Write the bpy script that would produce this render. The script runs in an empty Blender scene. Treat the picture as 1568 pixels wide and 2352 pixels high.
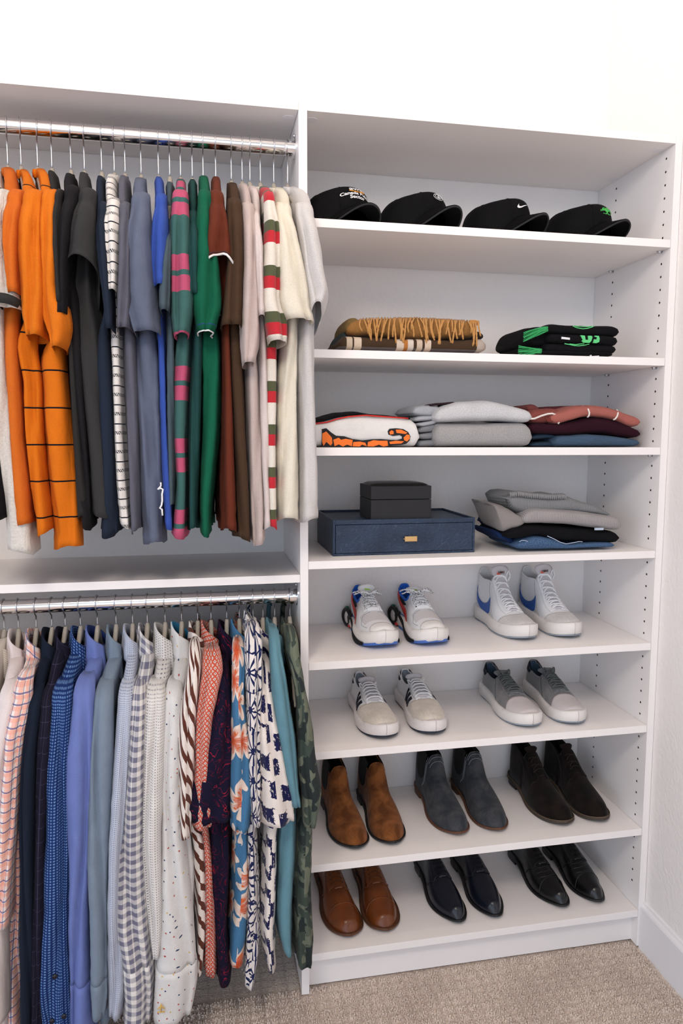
import bpy, bmesh, math, random
from mathutils import Vector, Matrix, noise, Euler
from mathutils.geometry import tessellate_polygon
random.seed(7)
PI = math.pi
SC = bpy.context.scene
COL = SC.collection

# ---------------------------------------------------------------- camera
CAM_LOC = Vector((-0.2194, -1.6447, 1.3965))
CAM_ROT = Euler((1.4661, -0.0023, -0.1908), 'XYZ')
FPX = 1636.5
cd = bpy.data.cameras.new('camera'); cam = bpy.data.objects.new('camera', cd); COL.objects.link(cam)
cam.location = CAM_LOC; cam.rotation_euler = CAM_ROT
cd.sensor_fit = 'VERTICAL'; cd.sensor_height = 36; cd.sensor_width = 24; cd.lens = FPX*36/2352
cd.clip_start = 0.05
SC.camera = cam
# ---------------------------------------------------------------- world and lights
w = bpy.data.worlds.new('world'); SC.world = w; w.use_nodes = True
w.node_tree.nodes['Background'].inputs[0].default_value = (0.71, 0.83, 1.0, 1)
w.node_tree.nodes['Background'].inputs[1].default_value = 1.82
ld = bpy.data.lights.new('ceiling_lamp', 'POINT'); ld.energy = 8; ld.color = (1.0, 0.86, 0.72); ld.shadow_soft_size = 0.035
lo = bpy.data.objects.new('ceiling_lamp', ld); COL.objects.link(lo); lo.location = (0.12, -0.46, 3.12)
ld2 = bpy.data.lights.new('ceiling_lamp_behind', 'POINT'); ld2.energy = 62; ld2.color = (1.0, 0.89, 0.80); ld2.shadow_soft_size = 0.24
lo2 = bpy.data.objects.new('ceiling_lamp_behind', ld2); COL.objects.link(lo2); lo2.location = (-0.68, -1.85, 2.55)
SC.view_settings.view_transform = 'Standard'; SC.view_settings.look = 'None'
SC.view_settings.gamma = 1; SC.view_settings.use_curve_mapping = False
SC.view_settings.exposure = 0.16

# ---------------------------------------------------------------- helpers
_R = CAM_ROT.to_matrix()
def at(px, py, Y):
    """real point on the vertical plane y=Y that the photograph shows at (px, py)"""
    d = _R @ Vector(((px-784)/FPX, -(py-1176)/FPX, -1))
    return CAM_LOC + d*((Y-CAM_LOC.y)/d.y)
def atz(px, py, Z):
    d = _R @ Vector(((px-784)/FPX, -(py-1176)/FPX, -1))
    return CAM_LOC + d*((Z-CAM_LOC.z)/d.z)
def lin(c):
    return c/12.92 if c <= .04045 else ((c+.055)/1.055)**2.4
def C(r, g, b): return (lin(r/255), lin(g/255), lin(b/255), 1)
def lerp(a, b, t): return a+(b-a)*t
def interp(tab, t):
    if t <= tab[0][0]: return tab[0][1]
    for (a, x), (b, y) in zip(tab, tab[1:]):
        if t <= b: return x+(y-x)*(t-a)/(b-a)
    return tab[-1][1]
def sinterp(tab, t):
    if t <= tab[0][0]: return tab[0][1]
    for i in range(len(tab)-1):
        a, x = tab[i]; b, y = tab[i+1]
        if t <= b:
            m0 = (y-tab[i-1][1])/(b-tab[i-1][0]) if i > 0 else (y-x)/(b-a)
            m1 = (tab[i+2][1]-x)/(tab[i+2][0]-a) if i+2 < len(tab) else (y-x)/(b-a)
            h = b-a; s = (t-a)/h
            return (2*s**3-3*s*s+1)*x+(s**3-2*s*s+s)*h*m0+(-2*s**3+3*s*s)*y+(s**3-s*s)*h*m1
    return tab[-1][1]

class G:
    """tiny node graph writer"""
    def __init__(s, name):
        s.mat = bpy.data.materials.new(name); s.mat.use_nodes = True
        s.nt = s.mat.node_tree; s.b = s.nt.nodes['Principled BSDF']
    def n(s, t, **kw):
        n = s.nt.nodes.new(t)
        for k, v in kw.items(): setattr(n, k, v)
        return n
    def put(s, sock, v):
        if v is None: return
        if isinstance(v, bpy.types.NodeSocket): s.nt.links.new(v, sock)
        else:
            if sock.type == 'VECTOR' and len(v) > 3: v = v[:3]
            sock.default_value = v
    def m(s, op, a, b=None, c=None):
        n = s.n('ShaderNodeMath', operation=op)
        s.put(n.inputs[0], a); s.put(n.inputs[1], b); s.put(n.inputs[2], c)
        return n.outputs[0]
    def mix(s, f, a, b):
        n = s.n('ShaderNodeMix', data_type='RGBA')
        s.put(n.inputs[0], f); s.put(n.inputs[6], a); s.put(n.inputs[7], b)
        return n.outputs[2]
    def uv(s):
        u = s.n('ShaderNodeUVMap', uv_map='uv'); x = s.n('ShaderNodeSeparateXYZ'); s.put(x.inputs[0], u.outputs[0])
        return x.outputs[0], x.outputs[1]
    def obj(s):
        return s.n('ShaderNodeTexCoord').outputs['Object']
    def xyz(s, x, y, z=0.0):
        c = s.n('ShaderNodeCombineXYZ'); s.put(c.inputs[0], x); s.put(c.inputs[1], y); s.put(c.inputs[2], z); return c.outputs[0]
    def noise(s, vec, scale, detail=2.0, dist=0.0, rough=.5):
        n = s.n('ShaderNodeTexNoise'); s.put(n.inputs['Vector'], vec); s.put(n.inputs['Scale'], scale)
        s.put(n.inputs['Detail'], detail); s.put(n.inputs['Distortion'], dist); s.put(n.inputs['Roughness'], rough)
        return n.outputs[0]
    def vor(s, vec, scale, feature='F1', out=0, rnd=1.0, dim='2D'):
        n = s.n('ShaderNodeTexVoronoi', feature=feature, voronoi_dimensions=dim); s.put(n.inputs['Vector'], vec); s.put(n.inputs['Scale'], scale)
        s.put(n.inputs['Randomness'], rnd)
        return n.outputs[out]
    def step(s, x, lo, hi):
        n = s.n('ShaderNodeMapRange'); n.clamp = True
        s.put(n.inputs[0], x); s.put(n.inputs[1], lo); s.put(n.inputs[2], hi); return n.outputs[0]
    def band(s, v, period, phase, a, b):
        f = s.m('FRACT', s.m('DIVIDE', s.m('SUBTRACT', v, phase), period))
        return s.m('MULTIPLY', s.m('GREATER_THAN', f, a), s.m('LESS_THAN', f, b))

def mul(col, k): return tuple(min(1, c*k) for c in col[:3])+(1,)

def fabric(name, base, pat=None, heather=.10, rough=.88, bump=.3, hscale=500, wrinkle=.0, sheen=.15, along=1.0):
    g = G(name); u, v = g.uv()
    col = pat(g, u, v) if pat else base
    vec = g.xyz(u, g.m('MULTIPLY', v, along))
    nz = g.noise(vec, hscale, 3.0)
    big = g.noise(vec, 22.0, 3.0)
    dark = g.m('ADD', g.m('MULTIPLY', g.m('SUBTRACT', nz, .5), heather*4), 1.0)
    dark = g.m('MULTIPLY', dark, g.m('ADD', g.m('MULTIPLY', g.m('SUBTRACT', big, .5), .22), 1.0))
    h = g.n('ShaderNodeVectorMath', operation='SCALE'); g.put(h.inputs[0], col); g.put(h.inputs[3], g.m('MULTIPLY', dark, .66+.27*min(1, max(base[:3])/.6)))
    hs = g.n('ShaderNodeHueSaturation'); hs.inputs['Saturation'].default_value = 1.0; g.put(hs.inputs['Color'], h.outputs[0])
    g.put(g.b.inputs['Base Color'], hs.outputs[0])
    g.b.inputs['Roughness'].default_value = rough
    g.b.inputs['Specular IOR Level'].default_value = .15
    g.b.inputs['Sheen Weight'].default_value = sheen*min(1, .03+2.2*min(base[:3]))
    g.b.inputs['Sheen Roughness'].default_value = .5
    bp = g.n('ShaderNodeBump'); bp.inputs['Strength'].default_value = bump; bp.inputs['Distance'].default_value = .006
    wr = g.noise(g.xyz(u, g.m('MULTIPLY', v, .55)), 34.0, 4.0, 1.6)
    hh = g.m('ADD', g.m('MULTIPLY', nz, .12), g.m('MULTIPLY', wr, 1.0+wrinkle))
    g.put(bp.inputs['Height'], hh); g.put(g.b.inputs['Normal'], bp.outputs[0])
    return g.mat

def plain(name, base, rough=.5, spec=.4, metal=0.0, noise_amt=.0, nscale=60, bump=0, bscale=200, coat=0, bdist=.001, sheen=0, detail=3.0):
    g = G(name)
    col = base
    if noise_amt:
        nz = g.noise(g.obj(), nscale, detail)
        h = g.n('ShaderNodeVectorMath', operation='SCALE'); g.put(h.inputs[0], base)
        g.put(h.inputs[3], g.m('ADD', g.m('MULTIPLY', g.m('SUBTRACT', nz, .5), noise_amt*2), 1.0)); col = h.outputs[0]
    g.put(g.b.inputs['Base Color'], col)
    g.b.inputs['Roughness'].default_value = rough; g.b.inputs['Metallic'].default_value = metal
    g.b.inputs['Specular IOR Level'].default_value = spec
    g.b.inputs['Coat Weight'].default_value = coat
    g.b.inputs['Coat Roughness'].default_value = .25
    if sheen: g.b.inputs['Sheen Weight'].default_value = sheen
    if bump:
        bp = g.n('ShaderNodeBump'); bp.inputs['Strength'].default_value = bump; bp.inputs['Distance'].default_value = bdist
        g.put(bp.inputs['Height'], g.noise(g.obj(), bscale, 3.0)); g.put(g.b.inputs['Normal'], bp.outputs[0])
    return g.mat

# ---- objects
def empty(name, loc=(0, 0, 0), rz=0):
    o = bpy.data.objects.new(name, None); COL.objects.link(o); o.location = loc; o.rotation_euler = (0, 0, rz)
    o.empty_display_size = .05
    return o
def tag(o, label, cat, group=None):
    o['label'] = label; o['category'] = cat
    if group: o['group'] = group
    return o
def link(name, me, mats, parent=None, smooth=False):
    for m_ in (mats if isinstance(mats, (list, tuple)) else [mats]): me.materials.append(m_)
    if smooth:
        me.polygons.foreach_set('use_smooth', [True]*len(me.polygons))
    o = bpy.data.objects.new(name, me); COL.objects.link(o)
    if parent: o.parent = parent
    return o
def mesh(name, vs, fs, mats, parent=None, smooth=False, uvs=None, fm=None):
    me = bpy.data.meshes.new(name); me.from_pydata([tuple(v) for v in vs], [], fs); 
    if uvs:
        l = me.uv_layers.new(name='uv'); flat = []
        for f in uvs:
            for q in f: flat += [q[0], q[1]]
        l.data.foreach_set('uv', flat)
    if fm: me.polygons.foreach_set('material_index', fm)
    me.update()
    return link(name, me, mats, parent, smooth)
class MB:
    """collects simple solids into one mesh"""
    def __init__(s): s.v = []; s.f = []
    def add(s, vs, fs):
        k = len(s.v); s.v += [Vector(v) for v in vs]; s.f += [tuple(i+k for i in f) for f in fs]; return s
    def box(s, x0, x1, y0, y1, z0, z1, b=0.0):
        if b <= 0:
            vs = [(x, y, z) for x in (x0, x1) for y in (y0, y1) for z in (z0, z1)]
            return s.add(vs, [(0, 1, 3, 2), (4, 6, 7, 5), (0, 4, 5, 1), (2, 3, 7, 6), (0, 2, 6, 4), (1, 5, 7, 3)])
        bm = bmesh.new(); bmesh.ops.create_cube(bm, size=1)
        for v in bm.verts: v.co = Vector(((x0+x1)/2+v.co.x*(x1-x0), (y0+y1)/2+v.co.y*(y1-y0), (z0+z1)/2+v.co.z*(z1-z0)))
        bmesh.ops.bevel(bm, geom=bm.edges[:], offset=b, segments=2, affect='EDGES', profile=.5)
        bm.verts.index_update()
        s.add([v.co.copy() for v in bm.verts], [[v.index for v in f.verts] for f in bm.faces]); bm.free(); return s
    def tube(s, pts, r, n=8, caps=True, closed=False, flat=1.0):
        pts = [Vector(p) for p in pts]; N = len(pts); rings = []; up = Vector((0.31, .17, .93))
        pb = None
        for i, p in enumerate(pts):
            if closed: t = pts[(i+1) % N]-pts[i-1]
            else: t = pts[min(i+1, N-1)]-pts[max(i-1, 0)]
            if t.length < 1e-9: t = Vector((0, 0, 1))
            t.normalize()
            if pb is None: pb = t.cross(up) if abs(t.dot(up)) < .95 else t.cross(Vector((1, 0, 0)))
            a = pb-t*pb.dot(t)
            if a.length < 1e-6: a = t.cross(up)
            a.normalize(); pb = a; b = t.cross(a)
            rr = r[i] if isinstance(r, (list, tuple)) else r
            rings.append([p+a*math.cos(q)*rr+b*math.sin(q)*rr*flat for q in [2*PI*k/n for k in range(n)]])
        vs = [v for rg in rings for v in rg]; fs = []
        for i in range(N if closed else N-1):
            j = (i+1) % N
            for k in range(n): fs.append((i*n+k, i*n+(k+1) % n, j*n+(k+1) % n, j*n+k))
        if caps and not closed: fs += [tuple(range(n))[::-1], tuple((N-1)*n+k for k in range(n))]
        return s.add(vs, fs)
    def build(s, name, mat, parent=None, smooth=False):
        return mesh(name, s.v, s.f, mat, parent, smooth)
def loft(name, rings, mats, parent=None, closed=True, cap0=False, cap1=False, solid=0, fm=None, vz=False, smooth=True, uvoff=(0, 0), lining=0):
    """surface through rings; uv is in metres: u round the ring from its first point, v along (or world z)"""
    n = len(rings[0]); R_ = len(rings)
    rings = [[Vector(p) for p in r] for r in rings]
    mid = rings[R_//2]; us = [0]
    for k in range(n): us.append(us[-1]+(mid[(k+1) % n]-mid[k]).length)
    vsl = [0]
    for i in range(1, R_): vsl.append(vsl[-1]+(rings[i][0]-rings[i-1][0]).length)
    vs = [p for r in rings for p in r]; fs = []; uvs = []; fmi = []
    m = n if closed else n-1
    def vv(i, k): return rings[i][k].z if vz else vsl[i]
    for i in range(R_-1):
        for k in range(m):
            k2 = (k+1) % n
            fs.append((i*n+k, i*n+k2, (i+1)*n+k2, (i+1)*n+k))
            uvs.append([(us[k]+uvoff[0], vv(i, k)+uvoff[1]), (us[k+1]+uvoff[0], vv(i, k2)+uvoff[1]), (us[k+1]+uvoff[0], vv(i+1, k2)+uvoff[1]), (us[k]+uvoff[0], vv(i+1, k)+uvoff[1])])
            fmi.append(fm(i, k) if fm else 0)
    for flag, i in ((cap0, 0), (cap1, R_-1)):
        if flag:
            c = sum(rings[i], Vector())/n; vs.append(c); ci = len(vs)-1
            for k in range(m):
                k2 = (k+1) % n
                fs.append((ci, i*n+k2, i*n+k) if i == 0 else (ci, i*n+k, i*n+k2))
                uvs.append([(us[k]+.01, vv(i, k)), (us[k+1], vv(i, k2)), (us[k], vv(i, k))]); fmi.append(fm(min(i, R_-2), k) if fm else 0)
    o = mesh(name, vs, fs, mats, parent, smooth, uvs, fmi)
    if solid:
        md = o.modifiers.new('solid', 'SOLIDIFY'); md.thickness = solid; md.offset = -1
        if lining: md.material_offset = lining; md.material_offset_rim = 0
    return o

# ---------------------------------------------------------------- dimensions (metres)
W = 0.9316; T = 0.019; D = 0.3505; H = 2.134; KY = 0.0285
SH = [1.8677, 1.5782, 1.3532, 1.0851, 0.8390, 0.6133, 0.3226, 0.0861]   # undersides of the shelves, top to bottom
TOPZ = 2.1148; MIDZ = 1.0545
XL = -0.82    # left end of the hanging section, outside the frame
CEIL = 3.2

M_wall = plain('painted wall', C(246, 241, 238), rough=.85, spec=.2, bump=.5, bscale=90, bdist=.004)
M_lam = plain('white laminate', C(246, 241, 239), rough=.42, spec=.35, bump=.05, bscale=700, bdist=.0003)
M_board = plain('drilled particle board', C(74, 62, 52), rough=.95, noise_amt=.2, nscale=900)
M_trim = plain('white gloss paint', C(238, 236, 238), rough=.35, spec=.4)
M_chrome = plain('chrome', (.82, .82, .84, 1), rough=.12, metal=1.0)
M_wire = plain('hook wire', (.62, .62, .64, 1), rough=.25, metal=1.0)
M_hang = plain('greige hanger', C(168, 160, 148), rough=.7, spec=.25, noise_amt=.08, nscale=200)

# ---------------------------------------------------------------- room
def structure(o): o['kind'] = 'structure'; return o
RX = W+T+.0012
structure(MB().box(-6.0, RX+.1, D, D+.1, -.05, CEIL).build('wall_back', M_wall))
structure(MB().box(RX, RX+.1, -7.0, D, -.05, CEIL).build('wall_right', M_wall))

structure(MB().box(-6.0, RX+.1, -7.0, D+.1, 3.2, 3.3).build('ceiling', plain('ceiling paint', C(206, 202, 198), rough=.9)))

def carpet_mat():
    g = G('beige loop carpet'); o = g.obj()
    sep = g.n('ShaderNodeSeparateXYZ'); g.put(sep.inputs[0], o); x, y = sep.outputs[0], sep.outputs[1]
    nz = g.noise(o, 260.0, 3.0); bg = g.noise(o, 5.0, 3.0); sp = g.noise(o, 420.0, 1.0)
    wob = g.m('MULTIPLY', g.m('SUBTRACT', g.noise(o, 30.0, 2.0), .5), .012)
    ca = g.m('PINGPONG', g.m('ADD', x, wob), .0165); cb = g.m('PINGPONG', g.m('ADD', y, wob), .0125)
    groove = g.m('MINIMUM', g.step(ca, .001, .006), g.step(cb, .001, .006))
    col = g.mix(groove, C(198, 182, 172), C(232, 217, 205))
    col = g.mix(g.step(nz, .35, .7), col, C(232, 218, 206))
    col = g.mix(g.step(sp, .62, .70), col, C(140, 118, 104))
    col = g.mix(g.m('MULTIPLY', g.step(bg, .45, .65), .35), col, C(190, 172, 164))
    g.put(g.b.inputs['Base Color'], col); g.b.inputs['Roughness'].default_value = .95; g.b.inputs['Specular IOR Level'].default_value = .05
    bp = g.n('ShaderNodeBump'); bp.inputs['Strength'].default_value = .8; bp.inputs['Distance'].default_value = .004
    g.put(bp.inputs['Height'], nz); g.put(g.b.inputs['Normal'], bp.outputs[0])
    return g.mat
M_carpet = carpet_mat()
fl = structure(MB().box(-6.0, RX+.1, -7.0, D+.1, -.05, -.006).build('floor', M_carpet))
def tufts():
    rnd = random.Random(3); vs = []; fs = []
    x0, x1, y0, y1 = -.86, RX-.018, -.72, KY-.001; s = .0058
    nx = int((x1-x0)/s); ny = int((y1-y0)/s)
    for i in range(nx):
        for j in range(ny):
            x = x0+(i+.5+rnd.uniform(-.35, .35))*s; y = y0+(j+.5+rnd.uniform(-.35, .35))*s
            if -.02 < x < .04 and y > -.004 and x > -.003 and x < T+.003: continue
            if x > W-.004 and y > -.006: continue
            gx = abs(((x+3)/.033+.5) % 1-.5); gy = abs(((y+3)/.025+.5) % 1-.5)
            low = .35 if (gx < .10 or gy < .12) else 1.0
            h = (.0055+rnd.uniform(0, .003))*low; r = s*.62; a = rnd.uniform(0, 6.28); k = len(vs)
            dx, dy = rnd.uniform(-.3, .3)*s, rnd.uniform(-.3, .3)*s
            for q in range(4): vs.append((x+math.cos(a+q*PI/2)*r, y+math.sin(a+q*PI/2)*r, -.007))
            for q in range(4): vs.append((x+dx+math.cos(a+.4+q*PI/2)*r*.7, y+dy+math.sin(a+.4+q*PI/2)*r*.7, -.007+h*.75))
            vs.append((x+dx, y+dy, -.007+h))
            for q in range(4):
                q2 = (q+1) % 4
                fs += [(k+q, k+q2, k+4+q2, k+4+q), (k+4+q, k+4+q2, k+8)]
    o = mesh('carpet_pile', vs, fs, M_carpet, fl, True); o['kind'] = 'stuff'; return o
tufts()
# skirting board on the right wall, in front of the shelf unit
bb = MB()
prof = [(RX, -.006), (RX-.0145, -.006), (RX-.0145, .112), (RX-.012, .117), (RX-.007, .121), (RX-.005, .127), (RX, .128)]
vs = []; n = len(prof)
for y in (-7.0, -.0005): vs += [(x, y, z) for x, z in prof]
bb.add(vs, [(k, (k+1) % n, n+(k+1) % n, n+k) for k in range(n)]+[tuple(range(n)), tuple(n+k for k in range(n))[::-1]])
structure(bb.build('baseboard_right', M_trim))

# ---------------------------------------------------------------- shelf unit
HOLEY = (.0345, D-.095); HZ0 = 2.0918
def drilled_panel(name, x0, x1, zb, faces, parent):
    """a real panel with real 5 mm shelf-pin holes sunk into one face"""
    sg = faces[0]; xf, xo = (x1, x0) if sg > 0 else (x0, x1); D_ = D-.001
    zh = []; z = HZ0
    while z > .14: zh.append(z); z -= .032
    zlo, zhi = zh[-1]-.016, zh[0]+.016; vs = []; fs = []; fm = []
    def quad(pts, m_=0):
        fm.append(m_)
        k = len(vs); vs.extend(pts); fs.append(tuple(range(k, k+len(pts))) if sg > 0 else tuple(range(k, k+len(pts)))[::-1])
    def rect(ya, yb, za, zc): quad([(xf, ya, za), (xf, yb, za), (xf, yb, zc), (xf, ya, zc)])
    e = .008; cuts = [0, HOLEY[0]-e, HOLEY[0]+e, HOLEY[1]-e, HOLEY[1]+e, D_]
    rect(0, D_, zb, zlo); rect(0, D_, zhi, H)
    for i in (0, 2, 4): rect(cuts[i], cuts[i+1], zlo, zhi)
    for y in HOLEY:
        for zc in zh:
            sq = [(e, 0), (e, .016), (0, .016), (-e, .016), (-e, 0), (-e, -.016), (0, -.016), (e, -.016)]
            oc = [(.0031*math.cos(q*PI/4), .0031*math.sin(q*PI/4)) for q in range(8)]
            S = [(xf, y+a_, zc+b_) for a_, b_ in sq]; O = [(xf, y+a_, zc+b_) for a_, b_ in oc]; I = [(xf-sg*.015, y+a_, zc+b_) for a_, b_ in oc]
            for k in range(8):
                k2 = (k+1) % 8; quad([O[k], S[k], S[k2], O[k2]]); quad([I[k], O[k], O[k2], I[k2]], 1)
            quad(I, 1)
    k = len(vs)
    vs += [(xf, 0, zb), (xf, D_, zb), (xf, D_, H), (xf, 0, H), (xo, 0, zb), (xo, D_, zb), (xo, D_, H), (xo, 0, H)]
    for f in ((4, 5, 6, 7), (0, 4, 7, 3), (1, 2, 6, 5), (3, 7, 6, 2), (0, 1, 5, 4)): fs.append(tuple(k+i for i in f)); fm.append(0)
    return mesh(name, vs, fs, [M_lam, M_board], parent, fm=fm)
unit = tag(empty('shelf_unit', (T, 0, 0)), 'tall white built-in shelf unit holding caps, folded clothes and shoes, against the right wall', 'shelving')
def U(o): o.location = o.location-Vector((T, 0, 0)); return o
U(drilled_panel('divider_panel', 0, T, 0, (1,), unit))
U(drilled_panel('side_panel', W, W+T, 0, (-1,), unit))
U(MB().box(T, W, 0, D-.001, TOPZ, TOPZ+T, .0006).build('top_panel', M_lam, unit))
for i, z in enumerate(SH):
    g_ = .0007
    U(MB().box(T+g_, W-g_, 0.0005, D-.002, z, z+T, .0006).build('shelf', M_lam, unit))
    if 0 <= i < 7:
        for xx, s_ in ((W, -1), (T, 1)):
            for y in HOLEY:
                m_ = MB(); m_.tube([(xx, y, z-.003), (xx+s_*.011, y, z-.003)], .0028, 10)
                m_.box(min(xx+s_*.001, xx+s_*.012), max(xx+s_*.001, xx+s_*.012), y-.005, y+.005, z-.0018, z-.0002)
                U(m_.build('shelf_pin', M_wire, unit, True))
U(MB().box(T, W, KY, KY+.018, 0, SH[7]).build('kick_plate', M_lam, unit))
for xx, s_ in ((W, -1), (T, 1)):
    for y in (.045, .25):
        q = [(xx+s_*(.017+.014*math.cos(a)), y+.014*math.sin(a)) for a in [k*PI/12 for k in range(24)]]
        m_ = MB().add([(a, b, TOPZ) for a, b in q]+[(a, b, TOPZ-.0012) for a, b in q], [(k, (k+1) % 24, 24+(k+1) % 24, 24+k) for k in range(24)]+[tuple(range(24, 48))])
        U(m_.build('cam_cover', M_trim, unit))
hang = tag(empty('hanging_unit', (XL, 0, 0)), 'white double-hang closet section left of the shelf unit, full of hanging clothes', 'closet')
def V_(o): o.location = o.location-Vector((XL, 0, 0)); return o
V_(MB().box(XL, -.0005, 0, D-.001, TOPZ, TOPZ+T, .0006).build('top_panel', M_lam, hang))
V_(MB().box(XL, -.0005, 0, D-.001, MIDZ, MIDZ+T, .0006).build('shelf', M_lam, hang))
V_(MB().box(XL-T, XL, 0, D-.001, 0, H, .0006).build('side_panel', M_lam, hang))
for y in (.045, .25):
    q = [(-(.017+.014*math.cos(a)), y+.014*math.sin(a)) for a in [k*PI/12 for k in range(24)]]
    V_(MB().add([(a, b, TOPZ) for a, b in q]+[(a, b, TOPZ-.0012) for a, b in q], [(k, (k+1) % 24, 24+(k+1) % 24, 24+k) for k in range(24)]+[tuple(range(24, 48))]).build('cam_cover', M_trim, hang))

# ---------------------------------------------------------------- rods
RY = .05; RR = .0163
RODZ = {'u': 2.0515, 'l': 1.0125}
for row, lab in (('u', 'chrome closet rod of the upper hanging row, carrying T-shirts'), ('l', 'chrome closet rod of the lower hanging row, carrying collared shirts')):
    z = RODZ[row]; r_ = tag(empty('closet_rod', (XL, RY, z)), lab, 'rod')
    MB().tube([(k*(-XL-.002)/30, 0, 0) for k in range(31)], RR, 40).build('tube', M_chrome, r_, True)
    for x, s_ in ((-XL, -1), (0, 1)):
        f = MB(); f.tube([(x, 0, 0), (x+s_*.003, 0, 0)], .0235, 32); f.build('flange', M_chrome, r_, False)
        c_ = MB(); ring = []
        for k in range(25):
            a = PI*.93+PI*1.14*k/24; ring.append((a))
        vs = []; fs = []
        for k, a in enumerate(ring):
            for rr in (RR+.0004, RR+.0035):
                for xx in (x+s_*.003, x+s_*.021): vs.append((xx, math.cos(a)*rr, math.sin(a)*rr))
        for k in range(24):
            b = k*4
            fs += [(b, b+1, b+5, b+4), (b+2, b+6, b+7, b+3), (b+1, b+3, b+7, b+5), (b, b+4, b+6, b+2)]
        fs += [(0, 2, 3, 1), (96, 97, 99, 98)]
        c_.add(vs, fs).build('cup', M_chrome, r_, False)
        MB().tube([(x+s_*.001, 0, .0275), (x+s_*.006, 0, .0275)], .004, 12).build('screw', M_wire, r_, True)
# ---------------------------------------------------------------- hangers
YAW = {}
def hanger(px, row, label):
    zr = RODZ[row]; hp = at(px, 290+px*.075 if row == 'u' else 1385-px*.02, RY); x = hp.x
    zt = 1.967 if row == 'u' else .957
    rnd = random.Random(int(px)+(1000 if row == 'l' else 0))
    o = tag(empty('clothes_hanger', (x, RY, zt)), label, 'hanger', 'greige hangers')
    o.rotation_euler = (0, 0, YAW.get((px, row), 0))
    o['group'] = 'greige hangers on the upper rod' if row == 'u' else 'greige hangers on the lower rod'
    zc = zr-zt; R0 = RR+.0018
    if True:
        dz = R0-RR-.0014; pts = []
        for k in range(21):
            a = math.radians(-25+k*(235/20)); pts.append((rnd.uniform(-.0003, .0003), math.cos(a)*R0, zc+dz+math.sin(a)*R0))
        # curl back under the rod, then down the stem
        y1, z1 = pts[-1][1], pts[-1][2]
        for k in range(1, 6):
            t = k/5; pts.append((0, y1*(1-t)**1.3, z1-.014*t-.003*math.sin(t*PI)))
        z2 = pts[-1][2]
        for k in range(1, 4): pts.append((0, 0, lerp(z2, -.004, k/3)))
    MB().tube(pts, .00165, 8).build('hook', M_wire, o, True)
    rings = []
    for k in range(41):
        y = -.165+.33*k/40; d = abs(y)
        zt_ = .000 if d < .006 else 0
        top = -.010*min(1, d/.012) - (.72*max(0, d-.012) if row == 'u' else 1.25*max(0, min(d, .055)-.012)+.75*max(0, d-.055)) + .012*math.exp(-(d/.02)**2) - .006
        th = lerp(.030, .013, min(1, d/.03)) if d < .03 else .013
        hx = lerp(.0058, .0042, min(1, d/.04))
        tap = 1.0 if d < .155 else .55
        rings.append([(hx*tap*math.copysign(abs(math.cos(a))**.7, math.cos(a)), y, top-th/2+th/2*tap*math.copysign(abs(math.sin(a))**.8, math.sin(a))) for a in [2*PI*q/12 for q in range(12)]])
    loft('body', rings, M_hang, o, cap0=True, cap1=True)
    MB().tube([(0, 0, .004), (0, 0, .0), (0, 0, -.012)], [.003, .0045, .007], 12).build('neck', M_hang, o, True)
    return x

# ---------------------------------------------------------------- garments
def rows(tab, Y):
    out = []
    for py, xl, xr in tab:
        a = at(xl, py, Y); b = at(xr, py, Y); out.append(((a.z+b.z)/2, (a.x+b.x)/2, max(.004, (b.x-a.x)/2)))
    return out
def resample(rw, step):
    """rows (z, ...) top to bottom, smoothed"""
    zs = []; z = rw[0][0]; zend = rw[-1][0]
    n = max(3, int((z-zend)/step)); out = []
    k = len(rw[0])
    tabs = [[(-r[0], r[i]) for r in rw] for i in range(1, k)]
    for i in range(n+1):
        zz = lerp(z, zend, i/n); out.append([zz]+[interp(t, -zz) for t in tabs])
    for _ in range(2):
        nw = [list(r) for r in out]
        for i in range(1, n):
            for j in range(1, k): nw[i][j] = (out[i-1][j]+2*out[i][j]+out[i+1][j])/4
        out = nw
    return out
def wr(p, seed, amt, fz=5.0, fx=26.0):
    a = noise.noise(Vector((p[0]*fx+seed*3.1, p[1]*fx, p[2]*fz+seed)))
    b = 1-2.2*abs(noise.noise(Vector((p[0]*44+seed, p[1]*44+2, p[2]*7.5-seed))))
    c = 1-2.2*abs(noise.noise(Vector((p[0]*30-seed, p[1]*30, p[2]*26+seed))))
    return (a*.9+b*.35+c*.28)*amt
def fold_ring(cx, cy, a, b, z, seed, amt, n, tilt=0, sq=1.0, flare=0, lobes=3, ph=0):
    r = []
    for k in range(n):
        q = 2*PI*k/n-PI/2
        c, s = math.cos(q), math.sin(q)
        x = a*math.copysign(abs(c)**sq, c); y = b*s
        m = 1+flare*math.sin(lobes*q+ph)
        x *= m; y *= (1+.5*flare*math.cos(lobes*q+ph))
        p = (cx+x, cy+y, z-tilt*s)
        d = wr(p, seed, amt)
        q0 = -PI/2+.55*math.sin(seed*1.7+z*6); dq = (q+PI/2) % (2*PI)
        dq = min(abs(q-q0), abs(q-2*PI-q0), abs(q+2*PI-q0))
        dent = .017*math.exp(-(dq/.26)**2)*min(1, a/.02)*min(1, amt/.004)
        r.append((p[0]+c*d*.6, p[1]+s*d+dent, p[2]))
    return r

GROUPU = 'T-shirts hanging on the upper rod'; GROUPL = 'collared shirts hanging on the lower rod'
def piping(name, ring, mat, parent, r=.0012):
    MB().tube(ring, r, 6, closed=True).build(name, mat, parent, True)

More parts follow.
